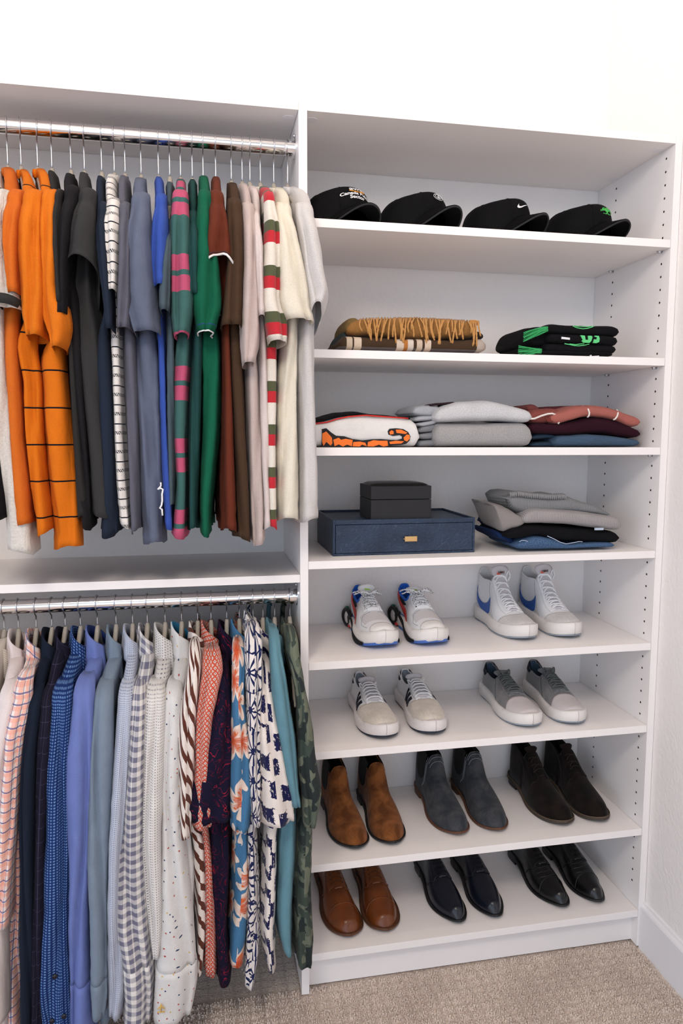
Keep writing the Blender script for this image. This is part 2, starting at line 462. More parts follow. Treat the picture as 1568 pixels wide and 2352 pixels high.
def garment(name, label, cat, px, S, B, mat, row='u', k=2, seed=None, group=None, smat=None, tips=None, cuff=None,
            collar=False, cmat=None, YS=-.17, YB=-.13, tilt=.018, long=False, sdepth=.045, cuffmat=None, buttons=None, amt=.006, band=True):
    """S: rows (py, x left, x right) of the near shoulder and sleeve; B: the same for the body below the sleeve"""
    seed = seed if seed is not None else px*.37+(50 if row == 'l' else 0)
    x0 = at(px, 290+px*.075 if row == 'u' else 1385-px*.02, RY).x
    smat = smat or mat
    Y0 = .012
    top = rows(S[:1], Y0)[0]; ztop = top[0]
    yk = rows(S[1:k], YB)
    seam = rows(S[k-1:k], YB)[0] if k > 1 else top
    sl = rows(S[k-1:], YS)
    bd = rows(B, YB)
    # body rows: z, xc, hw, yfront
    R_ = [(ztop, lerp(x0, top[1], .5), min(top[2], .019 if collar else .014)*.85, Y0+.006), (ztop-.012, top[1], top[2]*.9, Y0-.02)]
    zs = seam[0]
    if zs > ztop-.03: zs = ztop-.035
    for j in range(1, k-1):
        r = rows(S[j:j+1], YB*.62)[0]
        if zs+.012 < r[0] < ztop-.016: R_.append((r[0], r[1], r[2], YB*.62))
    R_.append((zs, seam[1], seam[2]*1.0, YB+.006))
    R_.append((zs-.03, seam[1], seam[2]*.85, YB))
    YAW[(px, row)] = max(-.30, min(.30, math.atan2(seam[1]-x0, RY-YB)))
    # behind the sleeve
    zb = bd[0][0]
    for r in sl[1:]:
        if r[0] > zb+.02 and r[0] < zs-.05: R_.append((r[0], lerp(r[1], bd[0][1], .4), min(r[2]*.62, .026), YB+.01))
    for r in bd: R_.append((r[0], r[1], r[2], YB))
    R_ = [R_[0]]+[r for i, r in enumerate(R_) if i and r[0] < R_[i-1][0]-.002]
    rr = resample(R_, .016)
    root = tag(empty(name, (x0, RY, ztop)), label, cat, group or (GROUPU if row == 'u' else GROUPL))
    root.location = (x0, RY, ztop)
    inv = Vector((x0, RY, ztop))
    def loc(rings): return [[Vector(p)-inv for p in r] for r in rings]
    rings = []; N = 56; nr = len(rr)
    for i, (z, xc, hw, yf) in enumerate(rr):
        v = i/(nr-1); ring = []
        yb = 2*RY-yf; hb = max(.010, min(.018, hw*.7))
        for q in range(N):
            a = 2*PI*q/N-PI/2; s = -math.sin(a); c = math.cos(a)
            y = (yf+yb)/2-(yb-yf)/2*s
            f = (s+1)/2; f = f*f*(3-2*f)
            xcc = lerp(x0, xc, f); h = lerp(hb, hw, f**1.5)
            x = xcc+h*math.copysign(abs(c)**.55, c)
            am = amt*min(1, v*4)*(1 if abs(s) < .97 else .6)
            d = wr((x, y, z), seed, am, 3.0, 20.0)
            fold = math.sin(y*70+seed+z*3)*.004*min(1, v*3)*(1-abs(s)**4)
            zz = z
            if i == nr-1: zz += .006*math.sin(a*3+seed)+.004*noise.noise(Vector((a*2, seed, 0)))
            q0 = .5*math.sin(seed*2.3+z*4); dn = (math.exp(-((c-q0)/.22)**2)*.017+math.exp(-((c+.75*math.cos(seed*5+z*2))/.16)**2)*.009)*max(0, s)**2*min(1, v*5)*min(1, hw/.02)
            y += dn
            hem = -.0014 if i == nr-3 else 0
            ring.append((x+c*d+fold+hem*c, y+math.sin(a)*d*.7+hem*math.sin(a), zz))
        rings.append(ring)
    body = loft('body', loc(rings), [mat], root, vz=True, solid=.0012, uvoff=(0, ztop))
    # sleeves
    slr = resample([(r[0], r[1], r[2]) for r in sl], .013)
    ycuff = None
    cz = at(0, cuff, YS).z if cuff else None
    for side in (0, 1):
        rg = []; nn = len(slr)
        for i, (z, xc, hw) in enumerate(slr):
            v = i/(nn-1)
            ycen = YS+sdepth*(.75 if not long else .85); b = lerp(sdepth*.55, sdepth, min(1, v*2.5))
            if v < .15: ycen += .02*(1-v/.15)
            fl = (.10*v if not long else .09*math.sin(v*5+seed))
            t_ = tilt*v*v if not long else 0
            ring = fold_ring(xc, ycen, hw, b, z+t_*.3, seed+7, amt*.9*min(1, v*3+.2), 36, t_, .85, fl, 3 if not long else 2, seed+v*2)
            if side: ring = [(x0+.35*(p[0]-xc), 2*RY+(-p[1]), p[2]) for p in ring][::-1]
            rg.append(ring)
        r0 = rg[0]; c0 = sum((Vector(p) for p in r0), Vector())/len(r0)
        sg = 1 if not side else -1
        caps_ = []
        for ph_ in (88, 70, 54, 38, 22, 10):
            ph_ = math.radians(ph_); kk = .42+.58*math.cos(ph_)**.6
            caps_.append([tuple(c0+(Vector(p)-c0)*kk+Vector((0, .072*(1-math.cos(ph_))*sg, .040*math.sin(ph_)))) for p in r0])
        if len(rg) > 4 and not long:
            for j_, kk in ((-3, .965), (-2, 1.012)):
                cc = sum((Vector(p) for p in rg[j_]), Vector())/36; rg[j_] = [tuple(cc+(Vector(p)-cc)*kk) for p in rg[j_]]
        full = caps_+rg
        if cuff and not side:
            cut = next((i for i, r in enumerate(slr) if r[0] < cz), len(slr)-1)
            main = full[:cut+7]; cf = rg[cut:]
            loft('sleeve', loc(main), [smat], root, vz=True, solid=.0011, uvoff=(0, ztop))
            if len(cf) > 1:
                cf = [[tuple(lerp(Vector(p), sum((Vector(q) for q in r), Vector())/len(r), -.035)) for p in r] for r in cf]
                cf = [[(lambda c_: tuple(c_+(Vector(p)-c_)*.9))(sum((Vector(q) for q in cf[0]), Vector())/36) for p in cf[0]]]+cf
                loft('cuff', loc(cf), [cuffmat or smat], root, vz=True, solid=.0018, uvoff=(0, ztop))
        else:
            loft('sleeve', loc(full), [smat], root, vz=True, solid=.0011, uvoff=(0, ztop))
        if tips:
            for (tm, up, rad) in tips:
                i = max(0, len(rg)-1-up); ring = [Vector(p)-inv for p in rg[i]]
                c_ = sum(ring, Vector())/len(ring)
                MB().tube([c_+(p-c_)*1.01 for p in ring], rad, 6, closed=True, flat=1.0).build('piping', tm, root, True)
        if not long and not tips:
            pass
    if band and not collar:
        rg = []
        for t, (o_, dz) in enumerate(((0, -.006), (.001, .004), (.0005, .010), (-.0015, .012))):
            ring = []
            for q in range(24):
                a = 2*PI*q/24
                ring.append((x0+(R_[0][2]*.9+o_)*math.cos(a)-x0, (RY-R_[0][3]-.002+o_)*math.sin(a), dz-.002-.010*abs(math.sin(a))))
            rg.append(ring)
        loft('neckband', rg, [mat], root, solid=.001)
    if collar:
        shirt_collar(root, x0, seed, cmat or mat, mat, collar if isinstance(collar, dict) else {})
    if buttons:
        for bx, by in buttons:
            p = at(bx, by, YS-.004)
            MB().tube([(p.x-x0, p.y-RY, p.z-ztop), (p.x-x0, p.y-RY-.003, p.z-ztop)], .0052, 14).build('button', M_btn, root, True)
    return root

def shirt_collar(root, x0, seed, inner, outer, o):
    inv = root.location
    zc = o.get('z', .963); rx = o.get('rx', .0175); ry = .047; ll = o.get('leaf', .05)+.008; dip = o.get('dip', .040)
    rings = []; n = 30
    for i in range(n+1):
        a = PI+(i/n-.5)*2*2.35; s = abs(i/n-.5)*2
        d = Vector((math.cos(a), math.sin(a), 0))
        def P(rad, z): return Vector((x0+d.x*(rx+rad), RY+d.y*(ry+rad), z))-inv
        zk = zc-dip*s**1.2; st = .03-.008*s; lf = ll+.022*s**4
        w_ = .002*math.sin(i*1.3+seed)
        spread = .005+.003*s
        rings.append([P(-.002, zk-st), P(-.0022, zk-st*.4), P(-.001, zk-.003), P(.001, zk), P(.0035, zk-.002), P(spread*.8+w_, zk-lf*.35), P(spread*1.25+w_, zk-lf*.7), P(spread*1.5+w_, zk-lf)])
    loft('collar', rings, [outer, inner], root, closed=False, solid=.0016, fm=lambda i, k: 1 if k < 3 else 0)
M_btn = plain('dark button', C(22, 24, 34), rough=.3)

# ---- fabric patterns
def stripes(period, phase, bands, base, axis='v'):
    def f(g, u, v):
        c = base; q = v if axis == 'v' else u
        for a, b, cc in bands: c = g.mix(g.band(q, period, phase, a/period, b/period), c, cc)
        return c
    return f
def zof(py, Y=-.17): return at(400, py, Y).z

def f_white_stripe(g, u, v):
    p = .0192
    c = g.mix(g.band(v, p*2, .0, .0, .07), C(226, 221, 216), C(40, 42, 52))
    b = g.band(v, p*2, .0, .48, .66)
    dash = g.m('GREATER_THAN', g.m('SINE', g.m('ADD', g.m('MULTIPLY', u, 1900.0), g.m('MULTIPLY', v, 900.0))), -.15)
    return g.mix(g.m('MULTIPLY', b, dash), c, C(40, 42, 52))
def f_checks(base, lines, pu, pv, lw=.12):
    def f(g, u, v):
        c = base
        for ax, off, col, wd, al in lines:
            q, p = (u, pu) if ax == 'u' else (v, pv)
            c = g.mix(g.m('MULTIPLY', g.band(q, p, off*p, 0.0, wd), al), c, col)
        return c
    return f
def f_gingham(a, b, p):
    def f(g, u, v):
        x = g.band(u, p, 0.0, 0.0, .5); y = g.band(v, p, 0.0, 0.0, .5)
        s = g.m('MULTIPLY', g.m('ADD', x, y), .5)
        return g.mix(s, a, b)
    return f
def f_dots(base, dot, pitch, r, jitter=0.0, square=False, stretch=1.0, thr=None, cols=None):
    def f(g, u, v):
        vec = g.xyz(u, g.m('MULTIPLY', v, stretch))
        d = g.vor(vec, 1/pitch, 'F1', 0, jitter)
        mk = g.m('LESS_THAN', d, r)
        c = dot
        if cols:
            vc = g.vor(vec, 1/pitch, 'F1', 1, jitter); sp = g.n('ShaderNodeSeparateColor'); g.put(sp.inputs[0], vc)
            c = g.mix(g.m('GREATER_THAN', sp.outputs[0], .4), cols[0], cols[1]); c = g.mix(g.m('GREATER_THAN', sp.outputs[0], .72), c, cols[2])
            if thr: mk = g.m('MULTIPLY', mk, g.m('GREATER_THAN', sp.outputs[1], thr))
        return g.mix(mk, base, c)
    return f
def f_squares(base, white, dark, p):
    def f(g, u, v):
        uu = g.m('DIVIDE', g.m('ADD', u, v), p); vv = g.m('DIVIDE', g.m('SUBTRACT', v, u), p)
        a = g.m('ABSOLUTE', g.m('SUBTRACT', g.m('FRACT', uu), .5)); b = g.m('ABSOLUTE', g.m('SUBTRACT', g.m('FRACT', vv), .5))
        m_ = g.m('MAXIMUM', a, b)
        c = g.mix(g.m('LESS_THAN', m_, .27), base, white)
        return g.mix(g.m('LESS_THAN', m_, .12), c, dark)
    return f
def f_diag(a, b, p, w_=.42):
    def f(g, u, v):
        n_ = g.m('MULTIPLY', g.noise(g.xyz(u, v), 9.0, 1.0), .02)
        q = g.m('ADD', g.m('ADD', g.m('MULTIPLY', u, .8), g.m('MULTIPLY', v, .45)), n_)
        return g.mix(g.band(q, p, 0.0, 0.0, w_), a, b)
    return f
def f_redline(g, u, v):
    vec = g.xyz(u, v)
    n_ = g.noise(vec, 17.0, 2.0, 1.6)
    l1 = g.m('LESS_THAN', g.m('ABSOLUTE', g.m('SUBTRACT', g.m('FRACT', g.m('MULTIPLY', n_, 6.0)), .5)), .045)
    b_ = g.step(g.noise(vec, 26.0, 2.0), .47, .68)
    c = g.mix(g.m('MULTIPLY', l1, .62), C(26, 22, 50), C(112, 18, 48))
    return g.mix(g.m('MULTIPLY', g.m('MULTIPLY', l1, b_), .9), c, C(214, 42, 66))
def f_geo(g, u, v):
    vec = g.xyz(g.m('MULTIPLY', u, 1.0), g.m('MULTIPLY', v, .62))
    e = g.m('LESS_THAN', g.vor(vec, 62.0, 'DISTANCE_TO_EDGE', 0, .75), .085)
    d = g.vor(vec, 20.0, 'F1', 0, .25)
    n = g.n('ShaderNodeTexVoronoi', feature='F1', voronoi_dimensions='2D'); g.put(n.inputs['Vector'], vec); n.inputs['Scale'].default_value = 20; n.inputs['Randomness'].default_value = .25
    sub = g.n('ShaderNodeVectorMath', operation='SUBTRACT'); g.put(sub.inputs[0], g.xyz(g.m('MULTIPLY', u, 20.0), g.m('MULTIPLY', v, 12.4))); 
    mp = g.n('ShaderNodeVectorMath', operation='SCALE'); g.put(mp.inputs[0], n.outputs[2]); mp.inputs[3].default_value = 20
    g.put(sub.inputs[1], mp.outputs[0]); sp = g.n('ShaderNodeSeparateXYZ'); g.put(sp.inputs[0], sub.outputs[0])
    ang = g.m('ARCTAN2', sp.outputs[1], sp.outputs[0])
    rays = g.m('GREATER_THAN', g.m('ABSOLUTE', g.m('SINE', g.m('MULTIPLY', ang, 5.0))), g.m('SUBTRACT', 1.02, g.m('MULTIPLY', .16, g.m('DIVIDE', .45, g.m('ADD', d, .12)))))
    core = g.m('LESS_THAN', d, .10)
    mk = g.m('MAXIMUM', g.m('MAXIMUM', g.m('MULTIPLY', e, g.m('GREATER_THAN', d, .45)), rays), core)
    return g.mix(mk, C(226, 219, 214), C(24, 34, 78))
def f_brush(g, u, v):
    vec = g.xyz(u, v)
    e = g.m('MULTIPLY', g.m('SUBTRACT', g.noise(vec, 160.0, 3.0), .5), .014)
    row = g.m('FLOOR', g.m('DIVIDE', g.m('ADD', v, e), .060))
    uu = g.m('ADD', g.m('ADD', u, e), g.m('MULTIPLY', row, .027))
    bu = g.band(uu, .054, 0.0, .22, .78); bv = g.band(g.m('ADD', g.m('ADD', v, e), g.m('MULTIPLY', u, .2)), .060, 0.0, .18, .80)
    sc = g.m('GREATER_THAN', g.noise(g.xyz(u, g.m('MULTIPLY', v, .3)), 330.0, 2.0), .36)
    return g.mix(g.m('MULTIPLY', g.m('MULTIPLY', bu, bv), sc), C(232, 222, 214), C(22, 24, 70))
def f_camo(g, u, v):
    vec = g.xyz(u, g.m('MULTIPLY', v, .8))
    a = g.noise(vec, 15.0, 1.5, .8); b = g.noise(g.xyz(g.m('ADD', u, 4.0), v), 19.0, 1.5, .8)
    c = g.mix(g.m('GREATER_THAN', a, .50), C(72, 84, 76), C(100, 110, 96))
    c = g.mix(g.m('GREATER_THAN', b, .56), c, C(122, 128, 110))
    return g.mix(g.m('GREATER_THAN', g.m('SUBTRACT', a, b), .07), c, C(50, 58, 58))
def f_floral(g, u, v):
    vec = g.xyz(g.m('ADD', u, .031), g.m('ADD', v, .022))
    n = g.n('ShaderNodeTexVoronoi', feature='F1', voronoi_dimensions='2D'); g.put(n.inputs['Vector'], vec); n.inputs['Scale'].default_value = 9.5; n.inputs['Randomness'].default_value = .55
    sub = g.n('ShaderNodeVectorMath', operation='SUBTRACT'); sc_ = g.n('ShaderNodeVectorMath', operation='SCALE'); g.put(sc_.inputs[0], vec); sc_.inputs[3].default_value = 9.5
    s2 = g.n('ShaderNodeVectorMath', operation='SCALE'); g.put(s2.inputs[0], n.outputs[2]); s2.inputs[3].default_value = 9.5
    g.put(sub.inputs[0], sc_.outputs[0]); g.put(sub.inputs[1], s2.outputs[0]); sp = g.n('ShaderNodeSeparateXYZ'); g.put(sp.inputs[0], sub.outputs[0])
    ang = g.m('ARCTAN2', sp.outputs[1], sp.outputs[0]); d = n.outputs[0]
    pet = g.m('ABSOLUTE', g.m('SINE', g.m('ADD', g.m('MULTIPLY', ang, 3.5), g.m('MULTIPLY', d, 4.0))))
    rad = g.m('ADD', .22, g.m('MULTIPLY', pet, .24))
    inside = g.m('LESS_THAN', d, rad)
    t = g.m('DIVIDE', d, rad)
    streak = g.m('GREATER_THAN', g.noise(g.xyz(g.m('MULTIPLY', ang, 3.0), g.m('MULTIPLY', d, 3.0)), 3.0, 2.0), .52)
    c = g.mix(g.step(t, .15, .75), C(206, 70, 42), C(240, 220, 205))
    c = g.mix(g.m('MULTIPLY', streak, g.m('LESS_THAN', t, .6)), c, C(224, 110, 62))
    return g.mix(inside, C(74, 124, 164), c)
def f_micro(base, line, p, w_=.35, ax='u'):
    def f(g, u, v): return g.mix(g.band(u if ax == 'u' else v, p, 0.0, 0.0, w_), base, line)
    return f
# ================================================================ upper row
def F(name, rgb, pat=None, **k): return fabric(name, C(*rgb), pat, **k)
BLK = C(24, 22, 26)
def orange_lines(g, u, v):
    return g.mix(g.band(v, .0735, zof(941, -.13)+.0, .0, .045), C(214, 112, 22), BLK)
def rugby(ph):
    return stripes(.148, ph, [(0, .030, C(206, 92, 126)), (.040, .070, C(206, 92, 126))], C(70, 112, 108))
def tricol(ph):
    return stripes(.0905, ph, [(0, .024, C(190, 44, 54)), (.024, .045, C(84, 88, 62))], C(226, 218, 206))
UPPER = [
 # label, hook px, sleeve rows, body rows, body material, extras
 ('black T-shirt at the far left end of the upper rod', -40, [(385,-70,-30),(440,-75,-20),(600,-80,-15),(700,-70,-12)], [(720,-60,0),(900,-60,8),(1000,-60,14),(1195,-55,22)], F('black jersey', (26,24,28)), {}),
 ('off-white fleece T-shirt with a black sleeve hem, far left of the upper rod', -14, [(388,-30,2),(450,-34,6),(600,-30,22),(712,-28,42)], [(730,-20,10),(1000,-20,30),(1195,-5,72),(1272,2,78)], F('oatmeal fleece', (214,208,200), heather=.12, hscale=260, bump=.8), dict(fleece=True)),
 ('plain dark orange T-shirt, first of the three orange ones', 14, [(383,6,40),(450,1,38),(560,2,38),(640,12,41),(678,17,44)], [(700,-8,46),(800,-5,42),(1000,12,50),(1150,20,66),(1208,25,72)], F('burnt orange jersey', (206,104,34)), {}),
 ('orange T-shirt with thin black lines, middle of the three orange ones', 45, [(388,52,76),(450,38,86),(560,37,94),(670,44,104),(720,44,100),(775,55,96)], [(785,24,76),(870,44,90),(1000,48,92),(1100,58,102),(1226,75,116)], F('orange lined jersey', (214,112,22), orange_lines), dict(smat=F('orange jersey', (214,114,26)))),
 ('orange T-shirt with thin black lines, the longest and right-hand of the three', 83, [(386,90,117),(450,84,124),(560,95,135),(660,98,130),(715,92,155),(760,105,158),(802,116,142)], [(810,80,152),(880,90,158),(965,90,168),(1050,97,174),(1120,105,181),(1210,117,185),(1262,118,187)], F('amber lined jersey', (216,116,24), orange_lines), dict(smat='orange jersey', amt=.008)),
 ('dark grey T-shirt squeezed between the orange and the black ones', 116, [(390,110,126),(450,116,131),(600,124,140),(700,130,146)], [(720,150,165),(1000,160,185),(1190,172,200)], F('dark grey jersey', (52,50,50)), {}),
 ('black T-shirt left of the charcoal T-shirt on the upper rod', 160, [(396,146,166),(440,138,168),(520,132,160),(620,129,150),(725,128,152)], [(735,150,190),(900,158,198),(1050,168,208),(1214,186,213)], F('soft black jersey', (34,32,36)), {}),
 ('charcoal T-shirt with a wide sleeve on the upper rod', 191, [(394,180,200),(446,170,209),(560,152,216),(668,133,222)], [(735,140,236),(850,165,244),(1000,185,252),(1190,200,262)], F('charcoal jersey', (62,61,62), heather=.16), dict(tilt=.05, sdepth=.055, bmat=1)),
 ('dark navy T-shirt between the charcoal and the white striped ones', 231, [(402,220,236),(480,216,240),(600,224,248),(700,236,258),(762,242,259)], [(770,215,252),(1000,222,268),(1120,225,272),(1232,226,276)], F('dark navy jersey', (38,48,66)), {}),
 ('white T-shirt with narrow black stripes on the upper rod', 260, [(398,240,264),(470,237,268),(560,239,271),(625,241,271),(672,246,266)], [(682,250,273),(800,252,278),(1000,258,284),(1100,264,291),(1212,276,298)], F('white striped knit', (226,221,216), f_white_stripe), {}),
 ('mauve grey T-shirt behind the slate blue one', 285, [(401,270,290),(480,267,294),(600,271,298),(680,266,302),(758,266,298)], [(765,275,312),(900,280,316),(1050,288,318),(1222,297,320)], F('mauve grey jersey', (104,104,118)), {}),
 ('slate blue T-shirt with a white squiggle printed near its hem', 322, [(406,304,334),(456,296,340),(560,288,348),(660,286,354),(720,292,360),(766,308,363)], [(775,300,366),(900,305,370),(1050,318,375),(1200,328,376),(1252,333,377)], F('slate blue jersey', (104,112,134)), dict(amt=.008, squiggle=True)),
 ('royal blue T-shirt on the upper rod', 362, [(404,357,373),(460,353,381),(560,347,386),(640,344,386),(660,349,385)], [(670,350,374),(800,362,380),(1000,368,386),(1120,373,394),(1214,376,399)], F('royal blue jersey', (58,86,170)), {}),
 ('thin grey teal T-shirt left of the pink striped rugby shirt', 388, [(416,382,396),(520,382,394),(620,370,392),(690,362,391),(718,370,386)], [(725,380,398),(900,380,400),(1050,382,402),(1166,385,400)], F('grey teal jersey', (82,98,108)), {}),
 ('teal rugby shirt with bright pink stripes', 413, [(409,404,426),(450,394,431),(520,392,433),(600,393,439),(670,394,446),(735,397,442),(772,404,430)], [(780,403,441),(880,394,433),(1000,396,429),(1120,405,429),(1180,398,429),(1236,391,428)], F('pink teal body', (70,112,108), rugby(zof(919, -.13)-.0)), dict(smat=F('pink teal sleeve', (70,112,108), rugby(zof(668))))),
 ('dark teal T-shirt between the pink striped shirt and the green polo', 440, [(410,435,450),(500,431,456),(600,432,457),(680,434,458)], [(770,440,466),(1000,430,460),(1160,430,453),(1218,432,451)], F('dark teal jersey', (36,78,76)), {}),
 ('green polo shirt with a white tipped sleeve', 465, [(402,457,481),(450,455,487),(560,451,494),(650,448,503),(692,447,508),(735,452,502),(766,458,488)], [(775,455,513),(900,461,513),(1000,465,506),(1150,458,487),(1230,462,483)], F('green pique', (20,104,76)), dict(tip=[(C(232, 232, 236), 0, .0016), (C(30, 60, 120), 1, .0012)], amt=.009)),
 ('rust brown polo shirt with a white tipped ribbed cuff', 494, [(404,486,506),(450,481,516),(550,473,531),(620,468,541),(662,468,544)], [(690,508,529),(900,512,536),(1100,512,541),(1222,514,546)], F('rust pique', (112,52,34)), dict(tip=[(C(236, 232, 230), 0, .0024), (C(60, 26, 30), 1, .0016)], tilt=.05, sdepth=.055)),
 ('dark brown T-shirt with a nubby surface, right of the rust polo', 530, [(418,522,549),(470,524,559),(600,527,561),(700,518,557),(752,511,552)], [(760,518,560),(900,527,566),(1100,539,576),(1243,545,581)], F('dark brown slub', (82,60,44), heather=.2), {}),
 ('dusty pink beige T-shirt with a long curled sleeve', 555, [(420,552,573),(480,559,589),(600,558,591),(700,556,595),(780,557,598),(838,561,584)], [(845,565,599),(1000,568,606),(1200,575,613),(1250,580,611)], F('dusty pink jersey', (196,178,172)), {}),
 ('pale pink T-shirt squeezed between the dusty pink and the striped one', 573, [(426,574,596),(500,584,601),(640,589,606),(730,592,610)], [(750,590,613),(1000,600,619),(1150,605,625),(1211,606,627)], F('pale pink jersey', (214,200,196)), {}),
 ('cream T-shirt with red and olive stripes', 597, [(427,598,628),(452,612,636),(520,611,645),(600,606,646),(690,604,642),(740,611,660),(788,622,656)], [(795,608,640),(900,608,640),(1000,609,637),(1100,611,637),(1215,615,640)], F('tricolour body', (226,218,206), tricol(zof(922, -.13))), dict(smat=F('tricolour sleeve', (226,218,206), tricol(zof(545))))),
 ('cream T-shirt between the red striped and the pale grey one', 628, [(430,634,666),(480,638,676),(560,641,690),(640,640,706),(690,642,714),(738,662,721)], [(748,655,691),(900,640,693),(1100,638,693),(1196,637,693)], F('cream jersey', (226,218,200)), dict(amt=.008)),
 ('pale heather grey T-shirt at the right end of the upper rod', 660, [(428,670,711),(480,688,728),(560,696,739),(640,701,749),(690,708,760),(738,718,740)], [(748,688,728),(900,689,733),(1100,690,740),(1198,689,742)], F('pale heather jersey', (206,202,200), heather=.14), dict(tilt=.03, patch=True)),
]
HL = {'orange T-shirt with thin black lines, middle': 'middle one of the three orange T-shirts', 'orange T-shirt with thin black lines, ': 'longest black-lined orange T-shirt',
      'plain dark orange': 'plain dark orange T-shirt', 'black T-shirt at': 'leftmost black T-shirt', 'off-white fleece': 'off-white fleece T-shirt', 'white T-shirt with narrow': 'black-striped white T-shirt',
      'black T-shirt left': 'black T-shirt beside the charcoal one', 'slate blue': 'slate blue T-shirt', 'rust brown': 'rust brown polo shirt', 'teal rugby': 'pink-striped rugby shirt', 'thin grey teal': 'thin grey teal T-shirt',
      'dark brown T-shirt': 'dark brown T-shirt', 'cream T-shirt with': 'red and olive striped T-shirt', 'cream T-shirt between': 'plain cream T-shirt', 'dark teal': 'dark teal T-shirt', 'green polo': 'green polo shirt',
      'pale pink': 'pale pink T-shirt', 'dusty pink': 'dusty pink beige T-shirt', 'dark navy T-shirt': 'dark navy T-shirt', 'dark grey T-shirt': 'dark grey T-shirt', 'mauve': 'mauve grey T-shirt', 'pale heather': 'pale heather grey T-shirt',
      'white shirt with rows': 'white shirt with tiny grey dots', 'white shirt with scattered': 'white shirt with coloured specks', 'pale blue shirt': 'pale blue dotted shirt', 'very dark purple': 'faintly checked purple navy shirt',
      'deep blue': 'deep blue dotted shirt', 'plain dark navy': 'plain dark navy shirt', 'plain grey blue': 'plain grey blue shirt', 'plain white': 'plain white dress shirt', 'pink and navy': 'pink and navy plaid shirt',
      'white short-sleeved shirt with diagonal': 'brown-striped white shirt', 'coral': 'coral red shirt', 'navy short-sleeved': 'navy and red outline shirt', 'blue short-sleeved': 'blue floral shirt', 'navy and white': 'starburst patterned shirt',
      'white short-sleeved shirt with navy': 'shirt with navy brush strokes', 'light teal': 'light teal shirt', 'green camouflage': 'camouflage shirt', 'charcoal': 'wide-sleeved charcoal T-shirt', 'royal': 'royal blue T-shirt',
      'cream corded': 'cream corded shirt', 'periwinkle': 'periwinkle dress shirt', 'grey and white gingham': 'grey gingham shirt'}
def hlabel(lab, row):
    k = next(v for a, v in HL.items() if lab.startswith(a)); return 'greige hanger on the '+row+' rod holding the '+k
for i, (lab, px, S, B, m_, ex) in enumerate(UPPER):
    sm = ex.get('smat'); sm = bpy.data.materials[sm] if isinstance(sm, str) else sm
    tips = [(plain('tipping', c, rough=.8), up, r) for c, up, r in ex.get('tip', [])] or None
    gname = 'polo_shirt' if 'polo' in lab else ('rugby_shirt' if 'rugby' in lab else 't_shirt')
    o = garment(gname, lab, 'shirt' if 'rugby' in lab or 'polo' in lab else 't-shirt', px, S, B, m_, 'u', smat=sm, tips=tips,
                tilt=ex.get('tilt', .004), sdepth=ex.get('sdepth', .045), amt=ex.get('amt', .006))
    hanger(px, 'u', hlabel(lab, 'upper'))
    if ex.get('fleece'):
        ring = []
        for py, dz in ((690, 0), (713, 0)):
            a, b = at(-28, py, -.17), at(42.6, py, -.17)
            ring.append([Vector((lerp(a.x, b.x, .5)+(b.x-a.x)/2*1.04*math.cos(2*PI*q/28), -.138+.049*math.sin(2*PI*q/28), a.z-.012*math.sin(2*PI*q/28)))-o.location for q in range(28)])
        loft('hem_band', ring, plain('black rib', C(38, 38, 38), rough=.9), o, solid=.002)
    if ex.get('squiggle'):
        pts = [(369, 1108), (369.5, 1116), (362, 1124), (368, 1121), (374, 1124), (372, 1135), (372.5, 1150), (371, 1160), (367, 1167), (372, 1170), (373, 1184)]
        mb = MB(); 
        mb.tube([at(x, y, -.1435-.001*abs(x-360)/20)-o.location for x, y in pts[:3]], .0016, 6)
        mb.tube([at(x, y, -.1435)-o.location for x, y in pts[2:]], .002, 6)
        mb.build('printed_squiggle', plain('white print', C(232, 232, 236), rough=.7), o, True)

# ================================================================ lower row
PL_NAVY = C(92, 100, 150); PL_PEACH = C(236, 196, 186)
f_plaid = f_checks(C(240, 228, 222), [('u', 0, C(240,170,150), .36, .7), ('v', 0, C(240,170,150), .36, .7), ('u', .45, C(70,80,140), .14, .8), ('v', .45, C(70,80,140), .14, .8)], .021, .021)
f_navychk = f_checks(C(32, 30, 48), [('u', 0, C(70,66,96), .06, .8), ('v', 0, C(74,70,100), .04, .8)], .017, .03)
f_bluedot = f_dots(C(30, 56, 116), C(112, 150, 204), .0062, .30, .0)
f_ltdot = f_dots(C(190, 196, 210), C(116, 128, 160), .0040, .26, .0)
f_whdot = f_dots(C(222, 218, 214), C(120, 120, 128), .0058, .20, .0)
f_speck = f_dots(C(218, 216, 214), C(40, 60, 90), .021, .085, .9, thr=.15, cols=(C(44, 62, 92), C(178, 70, 56), C(206, 170, 90)))
